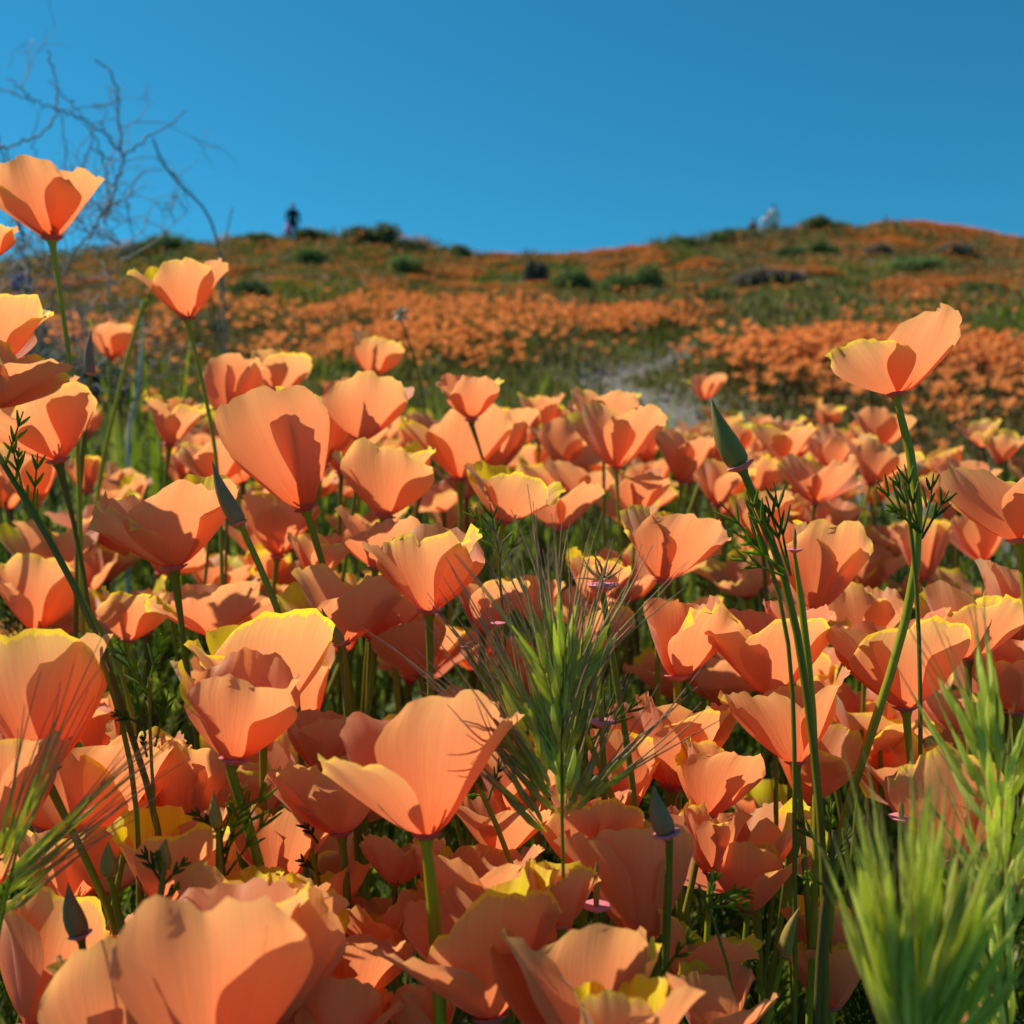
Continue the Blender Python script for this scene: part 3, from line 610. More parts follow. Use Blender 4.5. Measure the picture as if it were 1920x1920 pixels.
leafy_stalk([(1700,930),(1722,990),(1726,1040)],.32,'feathery leaf spray on the tall bent stem',[(1724,1000,1630,905),(1722,990,1660,950),(1724,1000,1680,880),(1726,1000,1700,870),(1728,1000,1755,890),(1728,1010,1765,920)],.0010,.2,.3,9)
leafy_stalk([(308,1620),(300,1700),(285,1800)],.265,'branching brown stalk with small leaves at lower left',[(306,1660,250,1610),(304,1660,350,1610),(300,1690,335,1660),(298,1720,262,1690),(300,1640,285,1600)],.0010,.3,.9,10)
leafy_stalk([(410,1530),(425,1640),(430,1760)],.285,'dark leafy tuft beside the curved stem at lower left',[(412,1560,372,1500),(415,1570,440,1480),(418,1600,480,1470),(420,1600,500,1480),(416,1560,385,1530),(420,1620,460,1500),(424,1640,510,1520)],.0011,.2,.7,11)
leafy_stalk([(960,1000),(900,960),(930,1040),(950,1120)],.40,'dark wispy leaf spray under the yellow rimmed shallow poppy',[(930,1030,880,950),(935,1040,920,940),(935,1050,900,990),(940,1060,985,985)],.0008,.2,.4,12)
leafy_stalk([(1100,1380),(1180,1540),(1210,1700)],.33,'straight green stem running down right of the grass head',[(1105,1395,1090,1270),(1110,1400,1160,1290),(1105,1390,1200,1310)],.0018,.45,.3,13)
leafy_stalk([(900,1480),(950,1560),(1000,1680)],.31,'forked stem with a small leaf cluster left of the grass stem',[(905,1490,885,1440),(915,1500,940,1440),(905,1490,880,1490)],.0013,.5,.3,14)
leafy_stalk([(560,1520),(590,1560),(605,1640),(610,1760)],.32,'bright green three-lobed leaf stalk left of the big front poppy',[(590,1570,545,1545),(592,1570,560,1600),(595,1580,580,1520),(600,1640,560,1600)],.0016,.95,.0,15)
leafy_stalk([(1310,1660),(1345,1730),(1390,1740)],.27,'small dark leaf spray in front of the low poppy',[(1320,1680,1400,1660),(1330,1700,1380,1640),(1330,1700,1350,1650),(1330,1700,1410,1690)],.0007,.1,.2,16)
leafy_stalk([(1230,1830),(1270,1760),(1228,1720),(1240,1860)],.26,'small forked green twig below the plump brown bud',[(1240,1830,1300,1740),(1240,1810,1225,1740)],.0009,.4,.2,17)
leafy_stalk([(1560,1560),(1590,1480),(1550,1620),(1535,1760),(1530,1920)],.30,'reddish branching stalk beside the base of the tall bent stem',[(1550,1600,1500,1540),(1550,1640,1600,1560),(1545,1660,1490,1620),(1550,1600,1560,1510)],.0016,.1,.95,18)


# ------------------------------------------------------------------ awned brome grass heads
def grass_head(base, rachis, spikes, D, label, way, lem=(9, 0.013), awn=0.03, wl=0.0011, green=0.5, awnmat='awn', seed=5, nl=7, spread=.16, arad=0.00022, llf=(.42, .60)):
    r = np.random.RandomState(seed); rx = P(way[-1][0], way[-1][1], D)[0]
    ro = empty('brome_grass', (rx, D, float(gz(rx, D)) - .01)); tag(ro, label, 'grass', 'awned grass heads'); root = np.array(ro.location)
    pts = smooth_path([P(*q, D) for q in rachis] + [P(*q, D) for q in way] + [root], 30) - root
    mb = MB(); V, Fq = tube(pts, np.linspace(.0004, .0012, 30), 6); mb.add(V, Fq, (.6, .1, 0)); mb.build('stem', M['blade'], ro)
    for (bx, by, tx, ty, gtone) in spikes:
        off = r.uniform(-1, 1) * abs(math.hypot(tx - bx, ty - by)) / F * D * .35
        B = P(bx, by, D) - root; T = P(tx, ty, D) - root; T[1] += off; d = T - B; l = np.linalg.norm(d); d /= l
        sd_ = np.cross(d, [0, 1, 0]); sd_ /= np.linalg.norm(sd_); fw = np.cross(sd_, d)
        mb = MB(); ma = MB()
        V, Fq = tube([B, B + d * l * .4], .00025 * D / .3, 4); mb.add(V, Fq, (.7, 0, 0))
        for k in range(nl):
            q = k / (nl - 1); s = (-1) ** k; b = B + d * l * (0.06 + .52 * q) + sd_ * s * wl * .8 * (1 - q * .4) + fw * r.uniform(-1, 1) * wl * .5
            dd = d + sd_ * s * spread * r.uniform(.4, 1.3) + fw * r.uniform(-.18, .18); dd /= np.linalg.norm(dd); ll = l * r.uniform(*llf)
            tt = np.array([0, .12, .35, .65, .88, 1.0]); wd = np.array([.35, .8, 1.0, .75, .35, .12]) * wl * r.uniform(.75, 1.1)
            pp = b + dd * ll * tt[:, None] + sd_ * s * (np.sin(tt * 3.1) * wl * .5)[:, None]
            V, Fq = tube(pp, wd, 5); tn = r.rand(); tv = np.repeat(tt, 5)
            mb.add(V, Fq, np.stack([np.clip(gtone * .6 + .5 * tn - .1, 0, 1) + 0 * tv, np.clip((1 - gtone) * .9 * (.3 + tv) + r.uniform(-.2, .15), 0, 1), tv], -1))
            al = awn * r.uniform(.75, 1.25); e = pp[-1]; cv = sd_ * r.uniform(-.12, .12) + fw * r.uniform(-.12, .12); ta = np.linspace(0, 1, 5)[:, None]
            V, Fq = tube(e - dd * .001 + dd * al * ta + cv * al * ta ** 2, arad * np.linspace(1.2, .35, 5), 3); ma.add(V, Fq, np.stack([np.repeat(ta[:, 0], 3) * .8 + (1 - gtone) * .4 - .1, np.zeros(15), np.zeros(15)], -1))
        sp = mb.build('spikelet', M['husk'], ro); ma.build('awns', M[awnmat], sp)
    return ro
SP = [(1050,1530,885,1300,.25),(1045,1500,925,1335,.4),(1030,1480,960,1290,.8),(1035,1400,930,1240,.5),(1050,1330,985,1170,.8),(1045,1280,1010,1130,.7),(1050,1290,1035,1110,.75),(1057,1300,1062,1120,.9),
      (1065,1330,1120,1180,.8),(1070,1290,1150,1180,.7),(1060,1420,1095,1285,.25),(1055,1500,1065,1340,1.0),(1060,1520,1078,1400,1.0),(1066,1530,1125,1425,.4),(1090,1500,1195,1415,.35),(1025,1560,935,1440,.3),(1040,1450,1000,1320,.85),(1050,1370,1022,1230,.75),
      (1056,1400,1045,1250,.9),(1060,1380,1080,1230,.8),(1046,1430,975,1260,.6),(1052,1460,1020,1330,.9)]
grass_head(None,[(1060,1190),(1056,1300),(1050,1440),(1052,1560)],SP,.28,'purple awned green grass head in the centre of the poppies',[(1056,1620),(1060,1720)],awn=.027,wl=.00098,green=.7,seed=5,nl=7,arad=.00030)
r_ = np.random.RandomState(77)
SP2 = [(1715+(a*.30), 1960-abs(a)*.2, 1715+a*.95+r_.uniform(-15,15), 1600+abs(a)*.9+r_.uniform(-50,60), r_.uniform(.7,1)) for a in np.linspace(-115,140,19)]
SP2 += [(1720+a*.2, 2010, 1720+a*1.0, 1760+abs(a)*.4, r_.uniform(.7,1)) for a in np.linspace(-90,130,9)]
grass_head(None,[(1720,1800),(1720,1950),(1722,2050)],SP2,.195,'out-of-focus bright green grass head in the bottom right corner',[(1722,2150)],awn=.011,wl=.0009,llf=(.6,.85),awnmat='awn_green',seed=6,nl=5,spread=.05,arad=.00022)
SP3 = [(1880,1900,1790,1690,.9),(1875,1700,1800,1560,.95),(1870,1560,1790,1370,.9),(1868,1480,1830,1300,.9),(1872,1420,1868,1240,.9),(1880,1520,1920,1360,.9),(1885,1640,1940,1480,.9),(1890,1760,1945,1600,.9),(1876,1640,1850,1440,1),(1878,1780,1862,1600,.9),(1886,1890,1910,1700,.9),(1860,1440,1788,1290,.8),(1894,1960,1885,1780,1.0),(1885,2000,1815,1800,.9)]
grass_head(None,[(1868,1300),(1872,1500),(1880,1750),(1890,1960)],SP3,.235,'tall pale green grass head along the right edge',[(1895,2060)],awn=.018,wl=.0011,llf=(.5,.7),awnmat='awn_green',seed=8,nl=5,spread=.08,arad=.0002)
SP4 = [(5,1630,120,1440,.5),(10,1610,90,1420,.4),(15,1640,170,1500,.5),(20,1660,150,1545,.3),(0,1600,40,1480,.3),(10,1680,120,1600,.2),(0,1720,90,1640,.2),(15,1650,215,1470,.5)]
grass_head(None,[(40,1560),(10,1640),(-20,1740)],SP4,.25,'thin awned grass head reaching in from the lower left edge',[(-30,1850)],awn=.028,wl=.0006,seed=9,nl=5,spread=.06,arad=.00026)


# ------------------------------------------------------------------ ferny undergrowth and grass blades of the near patch (uncountable)
def undergrowth():
    r = np.random.RandomState(5)
    temps = []
    for k in range(10):
        mb = MB(); feather(mb, np.zeros(3), np.array([r.uniform(-.3, .3), r.uniform(-.2, .2), 1.0]), 1.0, r, 6, 0.016, (0.5, 0, 0))
        temps.append((np.concatenate(mb.V), np.concatenate(mb.F4)))
    VV, FF, AA = [], [], []; n0 = 0
    def put(V, Fq, p, s, rx, rz, A):
        nonlocal n0
        c, s_ = math.cos(rz), math.sin(rz); cx, sx = math.cos(rx), math.sin(rx)
        W = V * s; y = W[:, 1] * cx - W[:, 2] * sx; z = W[:, 1] * sx + W[:, 2] * cx; x = W[:, 0]
        W = np.stack([x * c - y * s_, x * s_ + y * c, z], -1) + p
        VV.append(W); FF.append(Fq + n0); AA.append(np.broadcast_to(A, (len(W), 3))); n0 += len(W)
    N = 5200
    for k in range(N):
        D = 0.16 + 1.9 * r.rand() ** 1.15; px = r.uniform(-250, 2170); x = (px - 960) / F * D
        if path_dist(x, D) < (.26 if D < 1.6 else .4) * r.uniform(.7, 1.2): continue
        hmax = np.interp(D, [.15, .3, .8, 2.0], [.16, .24, .27, .14])
        g0 = float(gz(x, D)); z = g0 + hmax * r.rand() ** .8
        V, Fq = temps[r.randint(10)]
        put(V, Fq, np.array([x, D, z]), r.uniform(.022, .05), rad(r.normal(0, 32)), r.uniform(0, 6.28), np.array([np.clip(r.normal(.45, .3), 0, 1), r.rand() ** 4, 0]))
    mesh = mesh_np('undergrowth', np.concatenate(VV), [np.concatenate(FF)], {'tint': np.concatenate(AA)}, True, [M['leaf']])
    o = link('ferny_undergrowth', mesh); tag(o, 'dark green ferny leaves filling the gaps under the poppies', 'foliage', kind='stuff')
    # blades and thin stems
    n = 15000; D = 0.14 + 2.3 * r.rand(n) ** 1.1; px = r.uniform(-300, 2220, n); x = (px - 960) / F * D
    keep = path_dist(x, D) > np.where(D < 1.6, .24, .38) * r.uniform(.6, 1.1, n); x = x[keep]; D = D[keep]; n = len(x)
    g0 = gz(x, D); hgt = np.interp(D, [.15, .3, .8, 1.4, 2.4], [.17, .27, .27, .2, .16]) * r.uniform(.35, 1.05, n)
    wd = r.uniform(.0006, .0018, n) * (1 + .4 * D); lean = r.normal(0, .22, (n, 2)) * hgt[:, None]; az = r.uniform(0, 6.28, n)
    V = np.zeros((n, 7, 3)); ts = [0, .4, .75, 1.0]
    for i, t in enumerate(ts):
        cx = x + lean[:, 0] * t ** 2 * 1.6; cy = D + lean[:, 1] * t ** 2 * 1.6; cz = g0 + hgt * (t - .18 * t * t)
        ww = wd * (1, .95, .6, 0)[i]
        if i < 3:
            V[:, 2 * i] = np.stack([cx - ww * np.cos(az), cy - ww * np.sin(az), cz], -1); V[:, 2 * i + 1] = np.stack([cx + ww * np.cos(az), cy + ww * np.sin(az), cz], -1)
        else: V[:, 6] = np.stack([cx, cy, cz], -1)
    base = (np.arange(n) * 7)[:, None]
    F4 = np.concatenate([base + np.array([0, 1, 3, 2]), base + np.array([2, 3, 5, 4])]); F3 = base + np.array([4, 5, 6])
    A = np.repeat(np.stack([np.clip(r.normal(.4, .3, n), 0, 1), np.where(r.rand(n) < .12, r.uniform(.5, 1, n), r.uniform(0, .25, n)), np.zeros(n)], -1), 7, axis=0)
    o = link('grass_blades', mesh_np('grass_blades', V.reshape(-1, 3), [F3, F4], {'tint': A}, True, [M['blade']])); tag(o, 'thin green grass blades and stems among the poppies', 'grass', kind='stuff')
undergrowth()

# ------------------------------------------------------------------ hillside carpet: herb mounds with poppies on them
def fbm(x, y, s, o=0.0, oct=3):
    out = np.empty(len(x))
    for i in range(len(x)):
        out[i] = mn.fractal(Vector((x[i] * s + o, y[i] * s, o)), 1.0, 2.0, oct)
    return out
def hillside():
    r = np.random.RandomState(9)
    # mounds
    def centres(n, d0, d1):
        d = np.sqrt(r.uniform(d0 ** 2, d1 ** 2, n)); th = r.uniform(-.64, .64, n); return d * th, d
    sets = [(240, 1.75, 5.0, 0), (210, 5.0, 10.0, 0), (520, 10.0, 20.0, 0), (2100, 20, 46, 0), (150, 1.75, 5.0, 1), (260, 5.0, 10.0, 1), (620, 10.0, 20.0, 1), (2000, 20, 46, 1)]
    FV, FFc, FA = [], [], []; nf = 0; LV, LF, LA = [], [], []; nl = 0
    # flower template: 4 petals as a cup (each petal a kite of 2 triangles bent)
    tv = []; tf = []
    for k in range(4):
        a = k * math.pi / 2; c, s = math.cos(a), math.sin(a); c2, s2 = math.cos(a + .75), math.sin(a + .75); c3, s3 = math.cos(a - .75), math.sin(a - .75)
        b = len(tv); tv += [(0, 0, 0), (c2 * .62, s2 * .62, .55), (c * .95, s * .95, .88), (c3 * .62, s3 * .62, .55)]; tf += [(b, b + 2, b + 1), (b, b + 3, b + 2)]
    TV = np.array(tv); TF = np.array(tf)
    for (n, d0, d1, carpet) in sets:
        cx, cy = centres(n, d0, d1)
        zs = lambda q: (q - q.mean()) / (q.std() + 1e-9)
        pd = path_dist(cx, cy); f1 = zs(fbm(cx * .8, cy * 1.1, .34, 3.1)); f2 = zs(fbm(cx * .8, cy * 1.0, .9, 9.7)); f3 = zs(fbm(cx, cy, .2, 5.5)) * .3
        T = cx / cy * F + 960
        near = d1 <= 5
        for i in range(n):
            x, y = cx[i], cy[i]
            if pd[i] < (.24 if not carpet else .15) and y < 6: continue
            px = T[i]
            if 1090 < px < 1290 and y < 5.0 and not carpet: continue
            if y < 3.0 and not (px > 1380 or (px < 1000 and y > 2.3)): continue
            o_ = .6 * f1[i] + .6 * f2[i] - .05                       # positive = poppies
            if px < 600 and y < 21: o_ -= .9
            if px > 1450 and 25 < y < 36: o_ -= .9
            if px > 1380 and y < 4.2: o_ += .9
            if 640 < px < 1230 and 3.2 < y < 10: o_ += .45
            if 1250 < px < 1420 and 4.5 < y < 13: o_ -= .7
            if y > 32.5 and px < 880: o_ -= 1.6
            if 1250 < px < 1560 and y > 31: o_ -= 1.6
            if y < 7 and 420 < px < 1090: o_ += .35
            isor = o_ + r.normal(0, .16) > (1.0 if y > 13 else (.9 if y > 6 else .6)) and not carpet; tall = r.rand() < .40
            R = r.uniform(.17, .42) * (1 + .018 * y); H = r.uniform(.14, .27) if isor else (r.uniform(.22, .38) if tall else r.uniform(.08, .22))
            if carpet: R *= 1.8; H = r.uniform(.03, .10) * (.5 if y < 6 else 1)
            if not carpet and y > 34 and (px < 860 or 1230 < px < 1570): H = r.uniform(.2, .65)
            if y < 4 : H = min(H, .20)
            detail = np.interp(y, [2, 5, 10, 20, 46], [1.0, .75, .42, .20, .09])
            # herbs
            m = int((230 if y > 4 else 260) * detail * (R / .3) ** 1.3); 
            a = r.uniform(0, 6.28, m); q = np.sqrt(r.rand(m)); hh = H * np.sqrt(np.maximum(0, 1 - q * q)) * r.uniform(.15, .85 if isor else 1.0, m)
            lx = x + R * q * np.cos(a) * 1.25; ly = y + R * q * np.sin(a)
            if y < 7:
                kp = path_dist(lx, ly) > r.uniform(.02, .26, m); lx, ly, hh = lx[kp], ly[kp], hh[kp]; m = len(lx)
                if m == 0: continue
            lz = gz(lx, ly) + hh
            sz = np.interp(y, [2, 5, 10, 20, 46], [.018, .028, .048, .075, .12]) * r.uniform(.5, 1.3, m)
            az = r.uniform(0, 6.28, m); tl = r.uniform(.5, 1.6, m) 
            dx = np.cos(az) * sz * .22; dy = np.sin(az) * sz * .22
            vx = r.normal(0, .35, m) * sz; vy = r.normal(0, .35, m) * sz; vz = sz * tl * (1.5 if y < 8 else .8)
            c = np.stack([lx, ly, lz], -1); V = np.zeros((m, 4, 3))
            wf = 1.0 if y < 6 else 2.0
            V[:, 0] = c - np.stack([vx, vy, vz], -1) * .5; V[:, 1] = c + np.stack([dx, dy, 0 * dx], -1) * wf; V[:, 2] = c + np.stack([vx, vy, vz], -1) * .5; V[:, 3] = c - np.stack([dx, dy, 0 * dx], -1) * wf
            dry = np.clip(.58 + (.25 if y < 12 else 0) + 1.0 * f3[i] + (0.35 if px > 1300 and y > 30 else 0) + r.normal(0, .3), 0, 1)
            gr = np.clip(.35 - .35 * f2[i] + (0.3 if px > 1450 and 25 < y < 36 else 0), 0, 1)
            LV.append(V.reshape(-1, 3)); LF.append((np.arange(m) * 4)[:, None] + np.array([0, 1, 2, 3]) + nl); nl += m * 4
            A = np.stack([np.clip(gr + r.normal(0, .2, m), 0, 1), np.clip(dry + r.normal(0, .2, m), 0, 1) * .8, np.zeros(m)], -1); LA.append(np.repeat(A, 4, axis=0))
            # flowers
            dens = r.uniform(.5, 1.25) if isor else r.uniform(0, .1) * (r.rand() < .5)
            if dens < .06: continue
            m = int(R * R / .07 * 100 * dens * np.interp(y, [2, 5, 10, 20, 46], [.5, .8, 1.0, .65, .34]))
            if m < 1: continue
            a = r.uniform(0, 6.28, m); q = np.sqrt(r.rand(m)); lx = x + R * q * np.cos(a) * 1.35; ly = y + R * q * np.sin(a)
            if y < 7:
                kp = path_dist(lx, ly) > .2; lx, ly, q = lx[kp], ly[kp], q[kp]; m = len(lx)
                if m == 0: continue
            lz = gz(lx, ly) + H * np.sqrt(np.maximum(0, 1 - .8 * q * q)) * r.uniform(.70, 1.04, m) + .005
            s = np.interp(y, [2, 5, 10, 20, 46], [.021, .025, .036, .060, .11]) * r.uniform(.7, 1.2, m)
            rz = r.uniform(0, 6.28, m); c_, s_ = np.cos(rz), np.sin(rz); tx = r.normal(0, .3, m); ty = r.normal(0, .3, m)
            if y < 12: V0, F0 = TV, TF
            else: V0, F0 = TV[:8] * np.array([1, 1, .9]), TF[:4]
            W = V0[None] * s[:, None, None]; X = W[..., 0] * c_[:, None] - W[..., 1] * s_[:, None]; Y = W[..., 0] * s_[:, None] + W[..., 1] * c_[:, None]; Z = W[..., 2]
            V = np.stack([X + Z * tx[:, None] + lx[:, None], Y + Z * ty[:, None] + ly[:, None], Z + lz[:, None]], -1)
            FV.append(V.reshape(-1, 3)); FFc.append(((np.arange(m) * len(V0))[:, None, None] + F0[None] + nf).reshape(-1, 3)); nf += m * len(V0)
            tn = np.clip(r.normal(np.interp(y, [3, 8, 16], [.85, .45, .2]), .25, m), 0, 1); FA.append(np.repeat(np.stack([tn, 0 * tn, 0 * tn], -1), len(V0), axis=0))
    o = link('hillside_herbs', mesh_np('hillside_herbs', np.concatenate(LV), [np.concatenate(LF)], {'tint': np.concatenate(LA)}, False, [M['hillleaf']])); tag(o, 'mixed green and brown herbs covering the hillside', 'ground cover', kind='stuff')
    o = link('hillside_poppies', mesh_np('hillside_poppies', np.concatenate(FV), [np.concatenate(FFc)], {'tint': np.concatenate(FA)}, False, [M['hillflower']])); tag(o, 'countless small orange poppies carpeting the slope behind', 'flowers', kind='stuff')
    print('hill tris', sum(len(f) for f in FFc), sum(len(f) for f in LF) * 2)
hillside()

# ------------------------------------------------------------------ shrubs on the slope
def shrub(px, py, wpx, hpx, label, tone=0.4, lilac=0.1, d=None, seed=0, name='shrub'):
    r = np.random.RandomState(seed + int(px)); d = d or dist_at(px, py); x = (px - 960) / F * d; g = float(gz(x, d))
    W = wpx / F * d / 2; H = hpx / F * d * 1.0
    ro = empty(name, (x, d, g)); tag(ro, label, 'shrub', 'low shrubs on the hillside')
    mb = MB(); k = r.randint(5, 8); lob = []
    for i in range(k):
        a = r.uniform(0, 6.28); q = r.uniform(.1, .62); lob.append((W * q * math.cos(a), W * .7 * q * math.sin(a), H * r.uniform(.25, .62), W * r.uniform(.35, .5), H * r.uniform(.32, .45)))
    V, Ff, A = [], [], []; n = 0; m = 420
    for (lx, ly, lz, lr, lh) in lob:
        u = r.normal(0, 1, (m, 3)); u /= np.linalg.norm(u, axis=1)[:, None]; u *= (r.uniform(.5, 1.22, m) ** 1.0)[:, None]
        c = np.array([lx, ly, lz]) + u * np.array([lr, lr * .8, lh]); s = max(W, H) * .075 * r.uniform(.5, 1.3, m)
        a = r.normal(0, 1, (m, 3)); a /= np.linalg.norm(a, axis=1)[:, None]; a[:, 2] = np.abs(a[:, 2]); b = np.cross(a, r.normal(0, 1, (m, 3))); b /= np.linalg.norm(b, axis=1)[:, None]
        Q = np.stack([c - a * s[:, None], c + b * s[:, None] * .45, c + a * s[:, None], c - b * s[:, None] * .45], 1)
        V.append(Q.reshape(-1, 3)); Ff.append((np.arange(m) * 4)[:, None] + np.array([0, 1, 2, 3]) + n); n += 4 * m
        A.append(np.repeat(np.stack([np.clip(tone + r.normal(0, .2, m), 0, 1), np.clip(lilac + r.normal(0, .12, m), 0, 1), np.zeros(m)], -1), 4, axis=0))
    V = np.concatenate(V); V[:, 2] = np.maximum(V[:, 2], 0.0)
    link('foliage', mesh_np('foliage', V, [np.concatenate(Ff)], {'tint': np.concatenate(A)}, False, [M['sage']]), ro)
    for (lx, ly, lz, lr, lh) in lob:
        V, Fq = tube([(0, 0, -.02), (lx * .4, ly * .4, lz * .5), (lx, ly, lz + lh * .6)], [W * .04, W * .025, W * .01], 5); mb.add(V, Fq, (.4, 0, 0))
    mb.build('branches', M['wood'], ro)
shrub(310,462,132,49,'dark rounded bush on the skyline at the left',.18,.05,d=38)
shrub(235,470,66,35,'small dark bush left of the rounded skyline bush',.25,.1,d=38)
shrub(478,454,110,26,'low dark bush on the skyline left of the black clad person',.25,.1,d=41)
shrub(590,452,88,22,'low dark bush on the skyline right of the black clad person',.3,.15,d=41)
shrub(700,456,121,43,'spiky dark bush on the skyline left of the dip',.25,.4,d=40)
shrub(785,466,77,26,'purplish low bush on the skyline beside the spiky one',.25,.9,d=40)
shrub(865,474,66,26,'pale small bush on the skyline at the dip',.5,.3,d=40)
shrub(1185,553,130,52,'large grey-green shrub in the middle of the slope',.35,.05)
shrub(1085,548,110,38,'grey-green shrub left of the large middle one',.4,.1)
shrub(1000,540,60,50,'dark brown shrub left of the pair of grey-green shrubs',.18,.9)
shrub(1150,592,120,38,'green low shrub just below the large middle one',.6,0)
shrub(640,612,110,46,'bluish sage shrub on the left of the slope',.35,.15)
shrub(590,502,90,34,'green shrub high on the left slope',.5,0)
shrub(760,512,70,30,'bright green small shrub above the orange drifts',.7,0)
shrub(1420,592,90,46,'dark green shrub right of the middle drifts',.18,0)
shrub(1345,575,80,30,'deep green low shrub left of the dark one on the right slope',.2,0)
shrub(1568,582,110,36,'round green shrub on the right slope',.45,0)
shrub(1440,540,150,34,'lilac grey low shrub on the right slope',.5,1.0)
shrub(1540,446,110,28,'dark bush on the right crest beside the walkers',.25,.2,d=41)
shrub(1476,456,88,18,'brownish bush just below the two walkers',.3,.6,d=40)
shrub(1380,452,110,28,'olive bush on the rise left of the walkers',.4,.2,d=40)
shrub(1300,466,121,22,'olive low bush at the foot of the right rise',.35,.4,d=40)
shrub(1480,480,70,30,'dark green bush under the right crest',.18,0,d=33)
shrub(1540,470,70,26,'deep green bush right of the one under the crest',.18,0,d=33)
shrub(1650,478,90,22,'brown purple bush on the right hilltop',.25,.9,d=33)
shrub(1790,482,110,24,'brown purple bush far right on the hilltop',.3,.8,d=33)
shrub(1840,562,100,30,'dark green low shrub near the right edge',.3,0)
shrub(1700,510,140,24,'fresh green low shrub across the right slope',.8,0)
shrub(820,612,90,30,'olive shrub among the orange drifts left of middle',.3,.3)
shrub(470,560,110,34,'dark olive shrub left of the bluish sage shrub',.3,.2)
shrub(150,690,300,150,'dark tangled green brush under the dead bush',.12,.5,d=3.0)
shrub(20,700,260,170,'dark brush at the left edge under the dead bush',.08,.6,d=3.2)
shrub(1345,690,100,50,'dark olive shrub just right of the dirt path',.2,.3,d=4.6)
shrub(1400,720,130,60,'low dark green shrub between the path and the right poppy drift',.25,.2,d=4.0)
shrub(520,640,150,60,'dull green shrub behind the single-petal poppy',.3,.3,d=4.6)
shrub(380,610,150,60,'brown-green shrub behind the skyline poppy stem',.25,.6,d=5.2)


# ------------------------------------------------------------------ dead bush on the left
def dead_bush():
    r = np.random.RandomState(31); D = 1.25
    ro = empty('dead_bush', (P(60, 700, D)[0], D, float(gz(P(60, 700, D)[0], D)) - .02)); tag(ro, 'bare grey dead bush with tangled twigs against the sky', 'bush'); root = np.array(ro.location)
    def pts(lst, d): return [P(x, y, d) - root for x, y in lst]
    mains = [
     ([(180, 113), (205, 120), (216, 150), (222, 200), (225, 250), (228, 300), (224, 340), (212, 375), (190, 410), (150, 462), (112, 520), (80, 620), (62, 760), (60, 900)], .0030, 1.25),
     ([(0, 165), (60, 190), (115, 205), (160, 225), (195, 248), (224, 284)], .0022, 1.25),
     ([(350, 208), (310, 240), (270, 262), (228, 296)], .0020, 1.25),
     ([(90, 95), (100, 130), (106, 165), (107, 200), (95, 235), (60, 260), (10, 280), (-30, 275)], .0022, 1.15),
     ([(90, 150), (140, 195), (165, 235), (190, 280), (200, 340), (205, 395), (195, 420)], .0018, 1.3),
     ([(15, 148), (45, 170), (62, 190)], .0015, 1.25),
     ([(-10, 250), (5, 290), (15, 330), (30, 400), (50, 480), (60, 620), (62, 800), (60, 900)], .0028, 1.2),
     ([(112, 205), (118, 250), (124, 300), (120, 360), (105, 440), (75, 560)], .0017, 1.22),
     ([(175, 250), (160, 290), (150, 335), (130, 370), (110, 420)], .0016, 1.15),
     ([(75, 200), (65, 260), (60, 320), (45, 390)], .0013, 1.2),
     ([(265, 350), (235, 372), (215, 378)], .0011, 1.25), ([(250, 390), (225, 385), (190, 412)], .0011, 1.27)]
    nodes = []
    for lst, rd, d in mains:
        p = smooth_path(pts(lst, d), len(lst) * 6); p += r.normal(0, .0016, p.shape)
        rr = rd * np.linspace(.55, 1.0, len(p)) * (1 + .18 * (r.rand(len(p)) < .16) * 2); mb = MB(); V, Fq = tube(p, rr * .62, 6); mb.add(V, Fq, (r.uniform(.2, .7), 0, 0)); mb.build('branch', M['twig'], ro)
        nodes += list(p)
    nodes = np.array(nodes); mb = MB()
    def twig(b, d, l, rd, depth):
        n = 5; q = [b]; dd = d / np.linalg.norm(d)
        for k in range(n):
            dd = dd + r.normal(0, .28, 3); dd /= np.linalg.norm(dd); q.append(q[-1] + dd * l / n)
        V, Fq = tube(q, rd * np.linspace(1, .4, n + 1), 4); mb.add(V, Fq, (r.rand(), 0, 0))
        if depth:
            for k in range(r.randint(1, 4)): twig(q[r.randint(1, n + 1)], dd + r.normal(0, .8, 3), l * r.uniform(.4, .7), rd * .7, depth - 1)
    for k in range(100):
        b = nodes[r.randint(len(nodes))]
        pz = (EYE + 0) 
        wz = b[2] + root[2]
        if wz > EYE + (960 - 330) / F * 1.25 and r.rand() < .8: continue
        twig(b, r.normal(0, 1, 3) + np.array([0.1, 0, .55]), r.uniform(.03, .11), r.uniform(.0005, .0010), 2)
    for k in range(100):   # low tangle
        b = P(r.uniform(-40, 260), r.uniform(430, 800), r.uniform(1.1, 1.45)) - root
        twig(b, r.normal(0, 1, 3) + np.array([0, 0, .5]), r.uniform(.05, .13), r.uniform(.0006, .0012), 2)
    mb.build('twigs', M['twig'], ro)
dead_bush()
